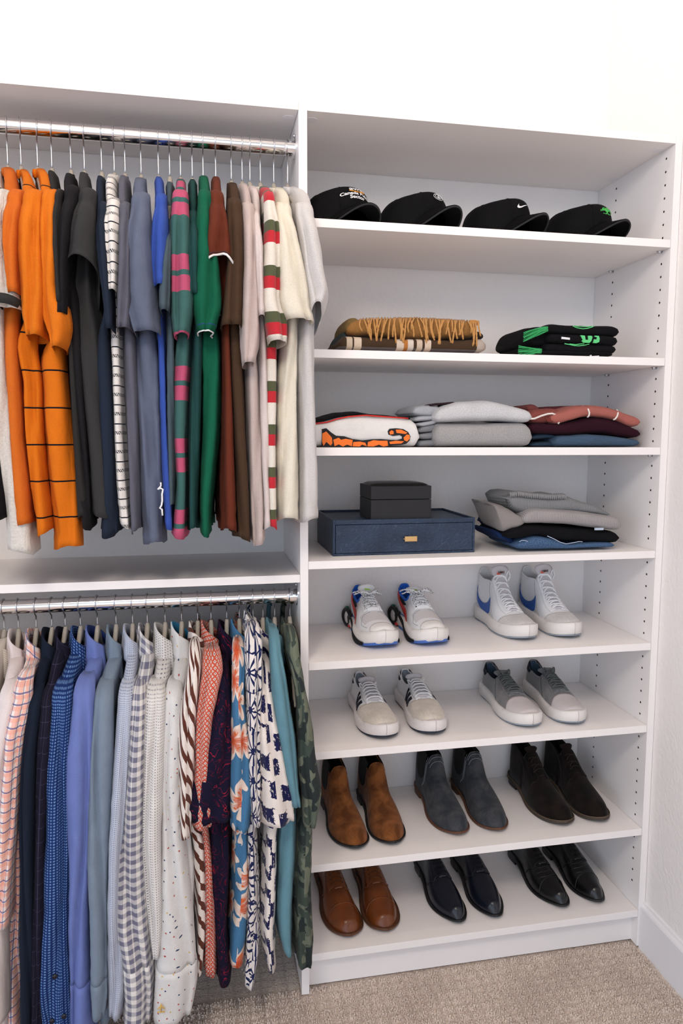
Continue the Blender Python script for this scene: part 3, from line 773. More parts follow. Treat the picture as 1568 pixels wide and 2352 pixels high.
LOWER = [
 ('cream corded shirt at the far left edge of the lower rod', 7, [(1470,-25,10),(1560,-50,-15),(1700,-70,-30),(2352,-75,-35)], [(1600,-60,-20),(2352,-60,-20)], F('cream cord', (214,204,192), f_micro(C(220,210,198), C(186,176,162), .004)), dict(long=True, cat='long')),
 ('plain white dress shirt, second from the left on the lower rod', 40, [(1500,18,52),(1560,2,44),(1640,-18,30),(1800,-32,12),(2100,-30,4),(2352,-25,10)], [(1620,-10,25),(2050,-10,16),(2352,-5,18)], F('white poplin', (226,214,212)), dict(long=True, collar=dict(leaf=.06))),
 ('pink and navy plaid shirt near the left end of the lower rod', 81, [(1500,58,88),(1560,34,76),(1620,18,56),(1700,3,43),(1850,-4,35),(2000,-8,26),(2130,-18,18)], [(1800,26,44),(1900,28,50),(2050,22,50),(2200,10,45),(2400,6,52)], F('plaid poplin', (240,228,222), f_plaid), dict(long=True, collar=dict(leaf=.05))),
 ('plain dark navy dress shirt beside the pink plaid shirt', 117, [(1500,86,120),(1560,70,106),(1650,48,82),(1750,42,76),(2000,44,76),(2400,44,76)], [(1700,50,82),(2400,50,84)], F('midnight poplin', (28,38,56)), dict(long=True, collar=dict(leaf=.045))),
 ('very dark purple navy shirt with a faint check', 148, [(1480,124,150),(1560,104,138),(1650,83,110),(1800,79,106),(2050,75,100),(2400,68,94)], [(1700,80,108),(2400,78,108)], F('night check', (30,28,44), f_navychk), dict(long=True, collar=dict(leaf=.045))),
 ('deep blue shirt covered in small light blue dots', 183, [(1492,156,190),(1560,129,176),(1640,107,153),(1800,98,151),(1950,98,153),(2150,92,156),(2290,84,160),(2400,95,162)], [(1700,115,160),(2400,105,165)], F('blue dot poplin', (30,56,116), f_bluedot), dict(long=True, collar=dict(leaf=.045), buttons=[(126,2242),(120,2344),(147,2333)])),
 ('periwinkle blue dress shirt on the lower rod', 222, [(1500,200,244),(1560,180,226),(1630,158,208),(1750,150,208),(1900,152,205),(2100,152,198),(2250,157,205),(2400,160,208)], [(1650,165,212),(2100,160,206),(2400,165,210)], F('periwinkle oxford', (110,126,188)), dict(long=True, collar=dict(leaf=.062, rx=.022), cuff=2283, inner=(52,74,142))),
 ('plain grey blue dress shirt right of the periwinkle one', 265, [(1500,250,288),(1560,224,266),(1640,209,252),(1750,204,252),(1900,198,251),(2000,194,248),(2060,200,246),(2150,206,245),(2280,206,246),(2338,211,241)], [(1650,215,258),(2050,215,262),(2350,222,258)], F('grey blue oxford', (128,144,162)), dict(long=True, collar=dict(leaf=.062), cuff=2288)),
 ('pale blue shirt with tiny navy dots', 303, [(1490,292,320),(1560,278,311),(1640,266,301),(1800,258,292),(1950,250,278),(2080,246,276),(2180,245,284),(2270,246,290),(2337,248,276)], [(1650,268,300),(2100,258,290),(2345,256,284)], F('pale dot poplin', (190,196,210), f_ltdot), dict(long=True, collar=dict(leaf=.05))),
 ('grey and white gingham shirt', 337, [(1490,324,357),(1560,311,352),(1640,292,329),(1800,279,327),(1950,270,331),(2060,264,337),(2150,266,342),(2230,280,347),(2290,284,349),(2360,282,346)], [(1650,300,345),(2100,290,348),(2352,290,348)], F('gingham poplin', (200,200,206), f_gingham(C(226,222,218), C(112,112,132), .0200)), dict(long=True, collar=dict(leaf=.05), cuff=2262)),
 ('white shirt with rows of tiny grey dots', 378, [(1500,358,396),(1560,349,391),(1640,331,376),(1800,327,373),(1950,325,373),(2060,334,375),(2140,343,374),(2200,350,364)], [(1650,340,380),(2100,345,376),(2210,350,370)], F('fine dot poplin', (222,218,214), f_whdot), dict(long=True, collar=dict(leaf=.068, rx=.022))),
 ('white shirt with scattered coloured specks and a small yellow bird on its cuff', 416, [(1500,398,440),(1560,392,434),(1640,376,419),(1800,374,413),(1920,373,420),(2020,368,432),(2120,361,440),(2200,355,448),(2280,352,454),(2346,352,440)], [(1700,390,425),(1900,400,438),(2000,408,452),(2100,412,448),(2300,410,440)], F('speckled poplin', (218,216,214), f_speck), dict(long=True, collar=dict(leaf=.062, rx=.022), cuff=2272, inner=(60,150,196), bird=True)),
 ('white short-sleeved shirt with diagonal brown stripes', 453, [(1480,446,468),(1545,432,461),(1620,420,451),(1700,412,448),(1850,410,441),(1928,411,438)], [(1930,440,473),(2050,446,476),(2150,449,475),(2242,448,466)], F('brown striped viscose', (232,222,214), f_diag(C(232,222,214), C(92,48,36), .021)), dict(collar=dict(leaf=.05))),
 ('coral red short-sleeved shirt with small square motifs', 484, [(1480,472,512),(1560,464,512),(1650,452,488),(1780,449,481),(1905,445,486)], [(1915,463,478),(2000,469,490),(2150,470,496),(2246,468,498)], F('coral square viscose', (196,92,72), f_squares(C(200,92,72), C(236,226,220), C(60,44,70), .0105)), dict(collar=dict(leaf=.055, rx=.021))),
 ('navy short-sleeved shirt printed with fine red outlines', 520, [(1490,504,528),(1600,500,530),(1700,470,533),(1800,440,534),(1868,416,534),(1902,440,532)], [(1910,474,532),(2000,480,531),(2150,489,522),(2262,494,536)], F('red outline viscose', (26,22,50), f_redline), dict(collar=dict(leaf=.05), sdepth=.05, tilt=.01)),
 ('blue short-sleeved shirt with large white and orange flowers', 549, [(1480,532,566),(1540,536,566),(1620,534,558),(1700,532,571),(1820,530,582),(1912,534,572)], [(1920,538,573),(2050,534,576),(2150,525,570),(2222,520,562)], F('floral viscose', (74,124,164), f_floral), dict(collar=dict(leaf=.055))),
 ('navy and white short-sleeved shirt with a starburst pattern', 580, [(1440,566,592),(1500,566,606),(1600,567,600),(1700,568,597),(1800,571,597),(1902,580,597)], [(1908,569,588),(2050,569,597),(2200,561,601),(2282,559,586)], F('starburst viscose', (226,219,214), f_geo), dict(collar=dict(leaf=.055, z=.985))),
 ('white short-sleeved shirt with navy brush strokes', 603, [(1500,598,628),(1580,600,628),(1640,598,634),(1700,595,646),(1800,597,663),(1865,595,678),(1903,604,680)], [(1910,608,642),(2050,604,640),(2150,600,636),(2232,614,636)], F('brush stroke viscose', (232,222,214), f_brush), dict(collar=dict(leaf=.055), tilt=.01)),
 ('light teal short-sleeved shirt next to the camouflage shirt', 630, [(1452,618,642),(1510,624,650),(1600,628,663),(1700,640,676),(1800,662,684),(1856,672,691)], [(1870,640,684),(2000,637,682),(2100,632,678),(2170,640,676),(2204,655,674)], F('light teal linen', (104,148,162)), dict(collar=dict(leaf=.04))),
 ('green camouflage short-sleeved shirt at the right end of the lower rod', 665, [(1448,656,682),(1510,664,692),(1600,684,702),(1680,689,718),(1770,690,727),(1830,698,738),(1903,700,727)], [(1912,684,724),(2050,680,716),(2130,680,722),(2190,682,726),(2236,685,722)], F('camouflage twill', (80,92,80), f_camo, heather=.06), dict(collar=dict(leaf=.05), amt=.008)),
]
for i, (lab, px, S, B, m_, ex) in enumerate(LOWER):
    inner = F('collar lining '+str(i), ex['inner']) if 'inner' in ex else None
    gname = 'dress_shirt' if ex.get('long') else 'short_sleeved_shirt'
    o = garment(gname, lab, 'shirt', px, S, B, m_, 'l', k=3 if ex.get('long') else 2, long=ex.get('long', False), cuff=ex.get('cuff'), cmat=inner,
                collar=ex.get('collar', {'leaf': .05}), tilt=ex.get('tilt', .004), sdepth=ex.get('sdepth', .045), buttons=ex.get('buttons'), amt=ex.get('amt', .007))
    hanger(px, 'l', hlabel(lab, 'lower'))
    if ex.get('bird'):
        mb = MB(); Yb = -.183
        def P(x, y): return at(x, y, Yb)-o.location
        mb.tube([P(369, 2305), P(370, 2309), P(368, 2316), P(370, 2324)], [.001, .003, .0035, .0015], 8, flat=.4)
        mb.tube([P(369, 2311), P(362, 2318)], .0011, 6); mb.tube([P(371, 2311), P(378, 2317)], .0011, 6)
        mb.tube([P(361, 2325), P(379, 2324)], .0011, 6)
        mb.build('embroidered_bird', plain('yellow thread', C(218, 176, 92), rough=.8), o, True)
# ================================================================ decals and surface maps
def text_polys(txt, size, font_bold=0.0):
    cu = bpy.data.curves.new('t', 'FONT'); cu.body = txt; cu.size = size; cu.align_x = 'CENTER'; cu.resolution_u = 3; cu.offset = font_bold
    o = bpy.data.objects.new('t', cu); COL.objects.link(o)
    dg = bpy.context.evaluated_depsgraph_get(); me = bpy.data.meshes.new_from_object(o.evaluated_get(dg))
    vs = [v.co.copy() for v in me.vertices]; fs = [tuple(p.vertices) for p in me.polygons]
    bpy.data.objects.remove(o); bpy.data.meshes.remove(me)
    return vs, fs
def poly_tris(pts):
    vs = [Vector((p[0], p[1], 0)) for p in pts]
    return vs, [tuple(t) for t in tessellate_polygon([vs])]
def subdiv_map(vs, fs, fn, cuts=0):
    if cuts:
        bm = bmesh.new(); bv = [bm.verts.new(v) for v in vs]
        for f in fs:
            try: bm.faces.new([bv[i] for i in f])
            except ValueError: pass
        bmesh.ops.triangulate(bm, faces=bm.faces[:])
        bmesh.ops.subdivide_edges(bm, edges=bm.edges[:], cuts=cuts, use_grid_fill=True)
        bm.verts.index_update(); vs = [v.co.copy() for v in bm.verts]; fs = [tuple(v.index for v in f.verts) for f in bm.faces]; bm.free()
    return [fn(v.x, v.y) for v in vs], fs

# ================================================================ caps
M_capfab = fabric('black cotton twill', C(13, 13, 15), heather=.12, bump=.4)
M_capund = plain('black under brim', C(8, 8, 9), rough=.95, spec=.1)
def cap(x, y, rz, label, logo=None, hgt=.092, brim_h=.048, wid=.083, base=C(22, 22, 24), mat=None, brimw=.054, sag=0.0):
    mat = mat or M_capfab
    z0 = SH[0]+T
    o = tag(empty('baseball_cap', (x, y, z0), rz), label, 'cap', 'black caps on the top shelf')
    L = .094
    def crown(a, e, off=0.0):
        # a: azimuth (front = -y), e: 0 rim .. 1 button
        ce = math.cos(e*PI/2)**.62; se = math.sin(e*PI/2)**.80
        seam = 1-.006*abs(math.cos(3*a))**8
        r = math.cos(e*PI/2)**.46*seam+off/wid
        fx = math.sin(a); fy = -math.cos(a)
        z = (hgt+off)*se
        front = max(0, math.cos(a)); z += .012*front*math.sin(e*PI)*1.0
        z -= sag*max(0, -math.cos(a))*se*.4
        lift = (brim_h*math.cos(min(1, abs(math.atan2(math.sin(a), math.cos(a)))/.92)*PI/2) if front > 0 else 0)*(1-e)**2
        wob = .0018*noise.noise(Vector((a*2+x*40, e*4, 3)))
        return Vector((fx*(wid*r+wob), fy*((L-.012*max(0, -math.cos(a)))*r+wob), z+lift))
    NA = 60
    rings = [[crown(2*PI*k/NA, j/18) for k in range(NA)] for j in range(18)]
    loft('crown', rings, [mat, M_capund], o, cap1=True, solid=.002, lining=1)
    # panel seams
    for k in range(6):
        a = PI/6+k*PI/3
        MB().tube([crown(a, j/16, .0004) for j in range(16)], .0007, 5).build('panel_seam', mat, o, True)
    MB().tube([crown(0, .995)+Vector((0, 0, .002)), crown(0, .995)+Vector((0, 0, .007))], [.006, .0045], 12).build('button', mat, o, True)
    # brim: arched sheet joined to the front of the crown
    rings = []
    for j in range(9):
        b = j/8; ring = []
        for k in range(33):
            a = (k/32-.5)*2; ang = a*.92
            p0 = crown(ang, .0)
            arch = brim_h*(math.cos(a*PI/2))
            ext = brimw*b*math.sqrt(max(0, 1-abs(a)**2.4))
            px = p0.x*(1-.06*b); py = p0.y-ext
            pz = arch*(1-.06*b)+.0012
            ring.append(Vector((px, py, pz)))
        rings.append(ring)
    br = loft('brim', rings, [mat, M_capund], o, closed=False)
    md = br.modifiers.new('solid', 'SOLIDIFY'); md.thickness = .0028; md.offset = -1; md.material_offset = 1
    edge = rings[-1]
    MB().tube([p+Vector((0, 0, -.001)) for p in edge], .0022, 6).build('brim_edge', plain('charcoal brim edge', C(40, 40, 42), rough=.9), o, True)
    for fr in (.35, .6, .82):
        rr = [rings[int(fr*8)][k]+Vector((0, 0, .0006)) for k in range(2, 31)]
        MB().tube(rr, .0005, 4).build('stitching', mat, o, True)
    if logo: logo(o, crown)
    return o
def on_crown(crown, cx, cy, off=.0012):
    def fn(u, v):
        # u,v metres on the front panel
        e = cy+v/.15
        return crown(cx+u/.082/max(.35, math.cos(e*PI/2)**.46), e, off)
    return fn
M_thw = plain('white thread', C(228, 228, 230), rough=.8)
M_thg = plain('green thread', C(84, 196, 96), rough=.8)
M_thy = plain('yellow thread', C(226, 154, 52), rough=.8)
def lines_map(name, mat, parent, curves, fn, r):
    mb = MB()
    for c in curves:
        pts = []
        for (a, b), (c2, d) in zip(c, c[1:]):
            for t in (0, .25, .5, .75): pts.append(fn(lerp(a, c2, t), lerp(b, d, t)))
        pts.append(fn(*c[-1])); mb.tube(pts, r, 5)
    return mb.build(name, mat, parent, True)
def logo1(o, crown):
    for txt, cy, sz, cu in (('aws', .375, .024, 0), ('Canada Public', .25, .0150, 0), ('Sector', .165, .0150, 0)):
        vs, fs = text_polys(txt, sz, .0004); fn = on_crown(crown, 0.0, cy)
        v2, f2 = subdiv_map(vs, fs, fn); mesh('lettering', v2, f2, M_thw, o)
    fn = on_crown(crown, 0.0, .345)
    lines_map('smile_line', M_thy, o, [[(-.019, .002), (-.010, -.002), (0, -.003), (.010, -.002), (.018, .002)], [(.019, -.003), (.020, .004), (.014, .004)]], fn, .0012)
def logo2(o, crown):
    fn = on_crown(crown, 0.0, .30)
    circ = lambda r, n=24: [(r*math.cos(2*PI*k/n), r*math.sin(2*PI*k/n)) for k in range(n+1)]
    lines_map('crest', M_thw, o, [circ(.0155), circ(.0105), [(0, -.009), (-.003, .0), (0, .008)], [(0, -.009), (.003, .0), (0, .008)], [(-.006, -.008), (.006, -.008)], [(-.005, -.003), (.005, -.003)]], fn, .0006)
    for i, ch in enumerate('PARIS'):
        a = PI/2+(2-i)*.42; vs, fs = text_polys(ch, .0052, .0001)
        ca, sa = math.cos(a-PI/2), math.sin(a-PI/2)
        vs = [Vector((.0118*math.cos(a)+v.x*ca-v.y*sa, .0118*math.sin(a)+v.x*sa+v.y*ca, 0)) for v in vs]
        v2, f2 = subdiv_map(vs, fs, fn); mesh('lettering', v2, f2, M_thw, o)
def swoosh_pts(s):
    up = [(-.50, .24), (-.56, .06), (-.52, -.08), (-.40, -.16), (-.20, -.12), (.10, .0), (.62, .20)]
    lo = [(-.50, .24), (-.66, .02), (-.70, -.16), (-.58, -.30), (-.38, -.32), (-.08, -.20), (.62, .20)]
    return [(a*s, b*s) for a, b in up], [(a*s, b*s) for a, b in lo]
def strip(up, lo, n=14):
    """quad strip between two polylines, resampled"""
    def rs(p):
        L = [0]
        for a, b in zip(p, p[1:]): L.append(L[-1]+math.hypot(b[0]-a[0], b[1]-a[1]))
        out = []
        tx = [(l/L[-1], q[0]) for l, q in zip(L, p)]; ty = [(l/L[-1], q[1]) for l, q in zip(L, p)]
        return [(sinterp(tx, i/n), sinterp(ty, i/n)) for i in range(n+1)]
    a, b = rs(up), rs(lo); vs = []; fs = []; m_ = 3
    for i in range(n+1):
        for j in range(m_+1): vs.append(Vector((lerp(a[i][0], b[i][0], j/m_), lerp(a[i][1], b[i][1], j/m_), 0)))
    for i in range(n):
        for j in range(m_): k = i*(m_+1)+j; fs.append((k, k+1, k+m_+2, k+m_+1))
    return vs, fs
def logo3(o, crown):
    vs, fs = strip(*swoosh_pts(.031)); v2, f2 = subdiv_map(vs, fs, on_crown(crown, -.1, .24, .0016)); mesh('tick_emblem', v2, f2, M_thw, o)
def logo4(o, crown):
    fn = on_crown(crown, .0, .26); rnd = random.Random(5); cs = []
    for i in range(9):
        a = lerp(.25, PI-.25, i/8); L = rnd.uniform(.011, .015)
        cs.append([(0, -.009), (.004*math.cos(a), -.002), (L*.7*math.cos(a), L*.55*math.sin(a)+.001), (L*1.35*math.cos(a), L*.85*math.sin(a))])
    for i in range(46):
        a = rnd.uniform(.0, PI); r = rnd.uniform(.55, 1.0)
        x, y = .021*r*math.cos(a), .0135*r*math.sin(a)+.0005; b = rnd.uniform(0, 6.3)
        cs.append([(x, y), (x+.0025*math.cos(b), y+.0025*math.sin(b))])
    for s in (-1, 1): cs += [[(0, -.008), (.006*s, -.0115), (.015*s, -.010)], [(0, -.006), (.003*s, -.012), (.006*s, -.0135)]]
    cs.append([(0, -.011), (0, .0)])
    lines_map('tree_emblem', M_thg, o, cs, fn, .0008)
cap(.108, .135, math.radians(24), 'black cap with three lines of embroidered lettering, leftmost on the top shelf', logo1, brim_h=.040)
cap(.300, .135, math.radians(30), 'black cap with a small round white crest, second from left on the top shelf', logo2, brim_h=.050)
cap(.520, .135, math.radians(33), 'black cap with a white tick emblem, third from left on the top shelf', logo3, brim_h=.047)
cap(.745, .135, math.radians(27), 'black cap with a green tree emblem, rightmost on the top shelf', logo4, brim_h=.042)

# ================================================================ folded clothes
def folded(name, parent, tab, yf, yb, mat, seed=0, amt=.0025, flip=None, zb=None, n=28, endr=.009, mats=None, fm=None, sag=0.0, hump=0.0):
    """one fold: px table (px, top py, bottom py) of its front silhouette -> rounded soft slab from y=yf to yb"""
    inv = parent.location; rows_ = []
    for px, t, b in tab:
        A = at(px, t, yf+.02); B = at(px, b, yf+.005)
        rows_.append((A.x*.5+B.x*.5, A.z, max(B.z, zb if zb is not None else -9)))
    tx = [(r[0], r[1]) for r in rows_]; bx = [(r[0], r[2]) for r in rows_]
    x0, x1 = rows_[0][0], rows_[-1][0]; m_ = 34; rings = []
    for i in range(m_+1):
        s = i/m_; s2 = .5-.5*math.cos(PI*s) if False else s
        x = lerp(x0, x1, s); zt, zbm = sinterp(tx, x), sinterp(bx, x)
        e = min((x-x0), (x1-x))/endr; k = math.sqrt(max(0.02, 1-(1-min(1, e))**2))
        zc = (zt+zbm)/2; h = max(.003, (zt-zbm)/2)*lerp(.55, 1, k)
        ring = []
        yc, yh = (yf+yb)/2, (yb-yf)/2*lerp(.93, 1, k)
        for q in range(n):
            a = 2*PI*q/n-PI
            c, s_ = math.cos(a), math.sin(a)
            r_y = yh-h*.55
            y = yc+math.copysign(r_y*abs(c)**.25 if abs(c) > 1e-6 else 0, c)+h*.55*c
            yy = (y-yf)/(yb-yf)
            z = zc+h*math.copysign(abs(s_)**.58, s_)+(hump*math.sin(PI*yy) if s_ > 0 else 0)
            p = Vector((x, y, z)); d = noise.noise(Vector((x*18+seed, y*18, z*22)))*amt+noise.noise(Vector((x*55+seed, y*40, z*70)))*amt*.35
            if zb is not None and s_ < -.2: d = abs(d)*-.0
            p += Vector((0, c*d, s_*d))
            if zb is not None: p.z = max(p.z, zb+.0004)
            ring.append(p-inv)
        rings.append(ring)
    return loft(name, rings, mats or [mat], parent, cap0=True, cap1=True, fm=fm)
Z2 = SH[1]+T; Z3 = SH[2]+T; Z4 = SH[3]+T

# --- tan and plaid scarves
def f_tartan(g, u, v):
    # u runs round the fold, v along the shelf
    tw = g.m('GREATER_THAN', g.m('SINE', g.m('MULTIPLY', g.m('ADD', g.m('MULTIPLY', u, 1.0), g.m('MULTIPLY', v, .6)), 2600.0)), 0.0)
    oz = g.n('ShaderNodeSeparateXYZ'); g.put(oz.inputs[0], g.obj()); hz = g.m('LESS_THAN', oz.outputs[2], .0125)
    c = g.mix(tw, C(96, 70, 44), C(52, 44, 40)); c2 = g.mix(tw, C(30, 26, 38), C(150, 140, 136))
    c = g.mix(hz, c, c2)
    for a, b, cc in ((.02, .034, C(228, 208, 184)), (.038, .056, C(234, 214, 192)), (.142, .160, C(232, 214, 196)), (.160, .170, C(196, 126, 66)), (.170, .184, C(232, 220, 208)), (.192, .206, C(226, 206, 184)), (.212, .228, C(234, 212, 190))):
        c = g.mix(g.m('MULTIPLY', g.m('GREATER_THAN', v, a), g.m('LESS_THAN', v, b)), c, cc)
    c = g.mix(g.m('MULTIPLY', g.m('GREATER_THAN', v, .345), g.m('LESS_THAN', v, .372)), c, g.mix(tw, C(228, 208, 188), C(170, 160, 158)))
    return c
sc = tag(empty('plaid_scarf', (.10, .05, Z2)), 'folded brown, white and navy plaid wool scarf under the tan fringed scarf', 'scarf')
folded('fold', sc, [(777, 782, 803), (790, 772, 804), (850, 775, 805), (940, 778, 807), (1040, 781, 809), (1100, 778, 810), (1113, 782, 811)], .035, .24, F('tartan wool', (96,70,44), f_tartan, heather=.12, sheen=.4), 3, zb=Z2)
folded('end_fold', sc, [(778, 775, 803), (783, 768, 803), (790, 762, 802), (797, 768, 801)], .06, .22, F('dark green plaid', (54,66,70), heather=.3), 5, zb=Z2)
folded('inner_fold', sc, [(1040, 770, 790), (1080, 762, 785), (1098, 764, 780), (1106, 770, 778)], .07, .22, F('dark plaid', (60,52,50), heather=.4), 6)
ts = tag(empty('tan_scarf', (.12, .06, Z2)), 'folded tan wool scarf with a long twisted fringe, lying on the plaid scarf', 'scarf')
M_tan = F('tan wool', (164,118,66), heather=.2, sheen=.5); M_fr = F('tan fringe yarn', (198,146,86), heather=.15, sheen=.4)
folded('fold', ts, [(796, 748, 768), (812, 737, 769), (850, 733, 772), (900, 732, 775), (960, 732, 778), (1020, 734, 778), (1075, 738, 776), (1092, 744, 772)], .045, .23, M_tan, 9, hump=.006)
folded('end_fold', ts, [(790, 745, 766), (798, 734, 768), (815, 731, 768), (826, 738, 766)], .055, .20, F('olive tan wool', (128,104,64), heather=.3), 11)
fr = MB(); rnd = random.Random(12)
def ftop(px): return interp([(800, 736), (850, 732), (900, 731), (960, 731), (1020, 734), (1095, 739)], px)
strands = []
px = 828
while px < 1098:
    strands.append(px); px += rnd.uniform(4.2, 8.5)
for i, px in enumerate(strands):
    Lp = rnd.choice([28, 34, 44, 50, 54, 58]); dx = rnd.uniform(-12, 12)
    if px > 1070: dx = rnd.uniform(-4, 10)
    y0 = ftop(px); pts = []
    bow = rnd.uniform(-5, 5)
    for k in range(13):
        t = k/12
        x = px+dx*t+bow*math.sin(t*PI); y = y0-1.0+Lp*t
        yd = .072 if k == 0 else lerp(.052, .0365, min(1, t*3))-.0035*math.sin(t*PI)
        pts.append(at(x, y, yd)-ts.location)
    s_ = MB(); tw = []
    rr = [.0021*(1+.22*math.sin(k*2.6+i)) for k in range(13)]
    s_.tube(pts, rr, 7); s_.build('fringe_strand', M_fr, ts, True)
for k in range(3):
    pts = [at(1078+t*22, 737+k*3-2*math.sin(t*3)+t*(3+k), .05)-ts.location for t in [j/8 for j in range(9)]]
    MB().tube(pts, .002, 7).build('fringe_strand', M_fr, ts, True)

# --- black scarves with green fringe (two)
M_blk = F('black knit', (16,15,19), heather=.06)
M_grn = F('green yarn', (62,168,100), heather=.12)
M_grn2 = plain('green knit motif', C(96, 204, 128), rough=.9)
def green_fringe(parent, x0, y0, x1, y1, n, seed, Y=.032):
    rnd = random.Random(seed)
    for i in range(n):
        s = i/(n-1); pts = []
        for k in range(9):
            t = k/8; sp = (s-.5)*lerp(5, 20, t**.7)
            x = lerp(x0, x1, t)+rnd.uniform(-.8, .8); y = lerp(y0, y1, t**1.4)+sp+2.5*math.sin(t*4+i)
            pts.append(at(x, y, Y+.006*t-.002*(i % 3))-parent.location)
        MB().tube(pts, [.0026*(1-.55*k/8) for k in range(9)], 6).build('fringe_strand', M_grn, parent, True)
bs1 = tag(empty('black_scarf', (.70, .06, Z2)), 'lower folded black knit scarf whose green fringe touches the shelf', 'scarf', 'black scarves with green fringe')
folded('fold', bs1, [(1188, 808, 813), (1230, 806, 815), (1300, 806, 817), (1390, 810, 818), (1402, 812, 819)], .035, .22, M_blk, 21, zb=Z2)
folded('fold', bs1, [(1246, 791, 812), (1260, 789, 812), (1310, 790, 813), (1370, 792, 814), (1402, 794, 814), (1410, 800, 808)], .036, .22, M_blk, 22)
folded('end_fold', bs1, [(1188, 802, 813), (1200, 797, 813), (1230, 795, 813), (1250, 798, 812)], .06, .21, M_blk, 23, zb=Z2)
green_fringe(bs1, 1243, 806, 1190, 806, 12, 4)
bs2 = tag(empty('black_scarf', (.70, .06, Z2+.045)), 'upper folded black knit scarf with green fringe and green and white knitted motifs', 'scarf', 'black scarves with green fringe')
folded('fold', bs2, [(1252, 768, 789), (1265, 766, 789), (1320, 768, 791), (1380, 771, 794), (1410, 774, 795), (1414, 780, 790)], .034, .22, M_blk, 24)
folded('fold', bs2, [(1247, 752, 766), (1262, 745, 767), (1300, 747, 769), (1350, 749, 772), (1400, 749, 773), (1415, 756, 771), (1417, 762, 766)], .034, .22, M_blk, 25)
folded('end_fold', bs2, [(1190, 775, 797), (1200, 757, 799), (1220, 752, 800), (1245, 751, 799), (1258, 760, 792)], .05, .21, M_blk, 26)
green_fringe(bs2, 1257, 755, 1202, 776, 14, 8)
def motif(parent, name, pts, mat, Y=.0325):
    vs, fs = poly_tris(pts)
    P = [at(v.x, v.y, Y)-parent.location for v in vs]; Q = [p+Vector((0, .004, 0)) for p in P]; n = len(P)
    fs2 = list(fs)+[tuple(i+n for i in f) for f in fs]+[(i, (i+1) % n, n+(i+1) % n, n+i) for i in range(n)]
    mesh(name, P+Q, fs2, mat, parent)
def z6(x, y): return (1175+x/6.03, 730+y/6.03)
motif(bs2, 'white_motif', [z6(690, 262), z6(805, 276), z6(803, 304), z6(688, 292)], plain('white knit motif', C(226, 226, 230), rough=.9))
motif(bs2, 'green_motif', [z6(x, y) for x, y in ((952,240),(1012,246),(1022,304),(1060,306),(1058,248),(1100,248),(1118,262),(1104,318),(1078,346),(996,344),(968,318),(984,306))], M_grn2, .0318)
motif(bs2, 'green_motif', [z6(x, y) for x, y in ((1150,246),(1206,250),(1218,290),(1210,335),(1176,350),(1128,346),(1138,296),(1172,300),(1180,268),(1152,264))], M_grn2, .0318)
def arc_motif(parent, pts, Y, r=.0012):
    MB().tube([at(*z6(x, y), Y)-parent.location for x, y in pts], r, 6).build('green_motif', M_grn2, parent, True)
arc_motif(bs2, [(845,112),(900,138),(980,154),(1050,146),(1110,128),(1140,112)], .0335)
arc_motif(bs2, [(880,112),(940,126),(1000,122),(1060,124),(1100,116)], .036)
arc_motif(bs1, [(730,358),(800,370),(870,386),(930,390),(1000,380),(1070,364)], .0355)
arc_motif(bs1, [(800,362),(880,372),(950,362),(1000,360)], .036)
motif(bs1, 'white_motif', [z6(1088, 514), z6(1104, 514), z6(1104, 530), z6(1210, 522), z6(1208, 534), z6(1088, 532)], bpy.data.materials['white knit motif'], .034)

# --- white shirt with tiger tail
wt = tag(empty('folded_sweatshirt', (.15, .08, Z3)), 'folded white sweatshirt with an orange and black tiger tail, left end of its shelf', 'sweatshirt')
folded('fold', wt, [(700, 972, 1027), (740, 966, 1027), (790, 955, 1027), (840, 952, 1027), (900, 955, 1027), (945, 962, 1027), (957, 975, 1024), (961, 995, 1012)], .035, .25, F('white jersey', (226,224,222)), 31, zb=Z3, amt=.0015)
folded('dark_fold', wt, [(715, 963, 972), (745, 957, 967), (778, 947, 958), (815, 946, 954), (850, 951, 956), (900, 955, 960), (940, 960, 962)], .05, .24, F('black mesh jersey', (28,28,32)), 33, amt=.002)
MB().tube([at(x, y, .043)-wt.location for x, y in ((715,974),(750,970),(775,962),(800,957),(840,954),(880,957),(937,961))], .0018, 6).build('red_piping', plain('red piping', C(206, 46, 40), rough=.7), wt, True)
def z5(x, y): return (730+x/3.136, 900+y/3.136)
M_tb = plain('black print', C(26, 24, 28), rough=.8); M_to = plain('orange print', C(236, 118, 44), rough=.8)
def decal(parent, name, pts, mat, Y, th=.0012):
    vs, fs = poly_tris(pts); P = [at(v.x, v.y, Y)-parent.location for v in vs]; Q = [p+Vector((0, .006, 0)) for p in P]; n = len(P)
    mesh(name, P+Q, list(fs)+[(i, (i+1) % n, n+(i+1) % n, n+i) for i in range(n)], mat, parent)
tail_up = [(28,268),(60,262),(95,292),(130,316),(190,320),(250,340),(320,350),(390,342),(450,340),(520,346),(570,348),(605,338),(606,322),(590,312),(540,318),(508,308),(502,284),(515,266),(560,262),(615,268),(650,290),(666,320),(660,350),(636,374),(600,382),(540,384),(500,396)]
decal(wt, 'tiger_tail_print', [z5(x, y) for x, y in tail_up+[(28, 397)]], M_tb, .0338)
for pts in (((32,300),(60,285),(100,330),(104,370),(92,388),(60,360),(40,390),(30,360)), ((110,345),(150,330),(165,345),(200,338),(250,346),(244,392),(210,380),(180,394),(150,378),(120,392)),
            ((254,362),(300,358),(340,366),(352,392),(318,380),(300,394),(250,392)), ((360,362),(400,348),(440,352),(500,352),(505,388),(470,394),(440,380),(400,394),(356,392)),
            ((514,360),(560,352),(620,356),(600,372),(520,376)), ((616,330),(640,306),(660,312),(662,336),(642,358),(622,350)), ((560,272),(600,272),(644,294),(630,304),(600,300),(566,296)), ((514,290),(530,276),(545,284),(545,304),(520,308))):
    decal(wt, 'orange_patch', [z5(x, y) for x, y in pts], M_to, .0330)

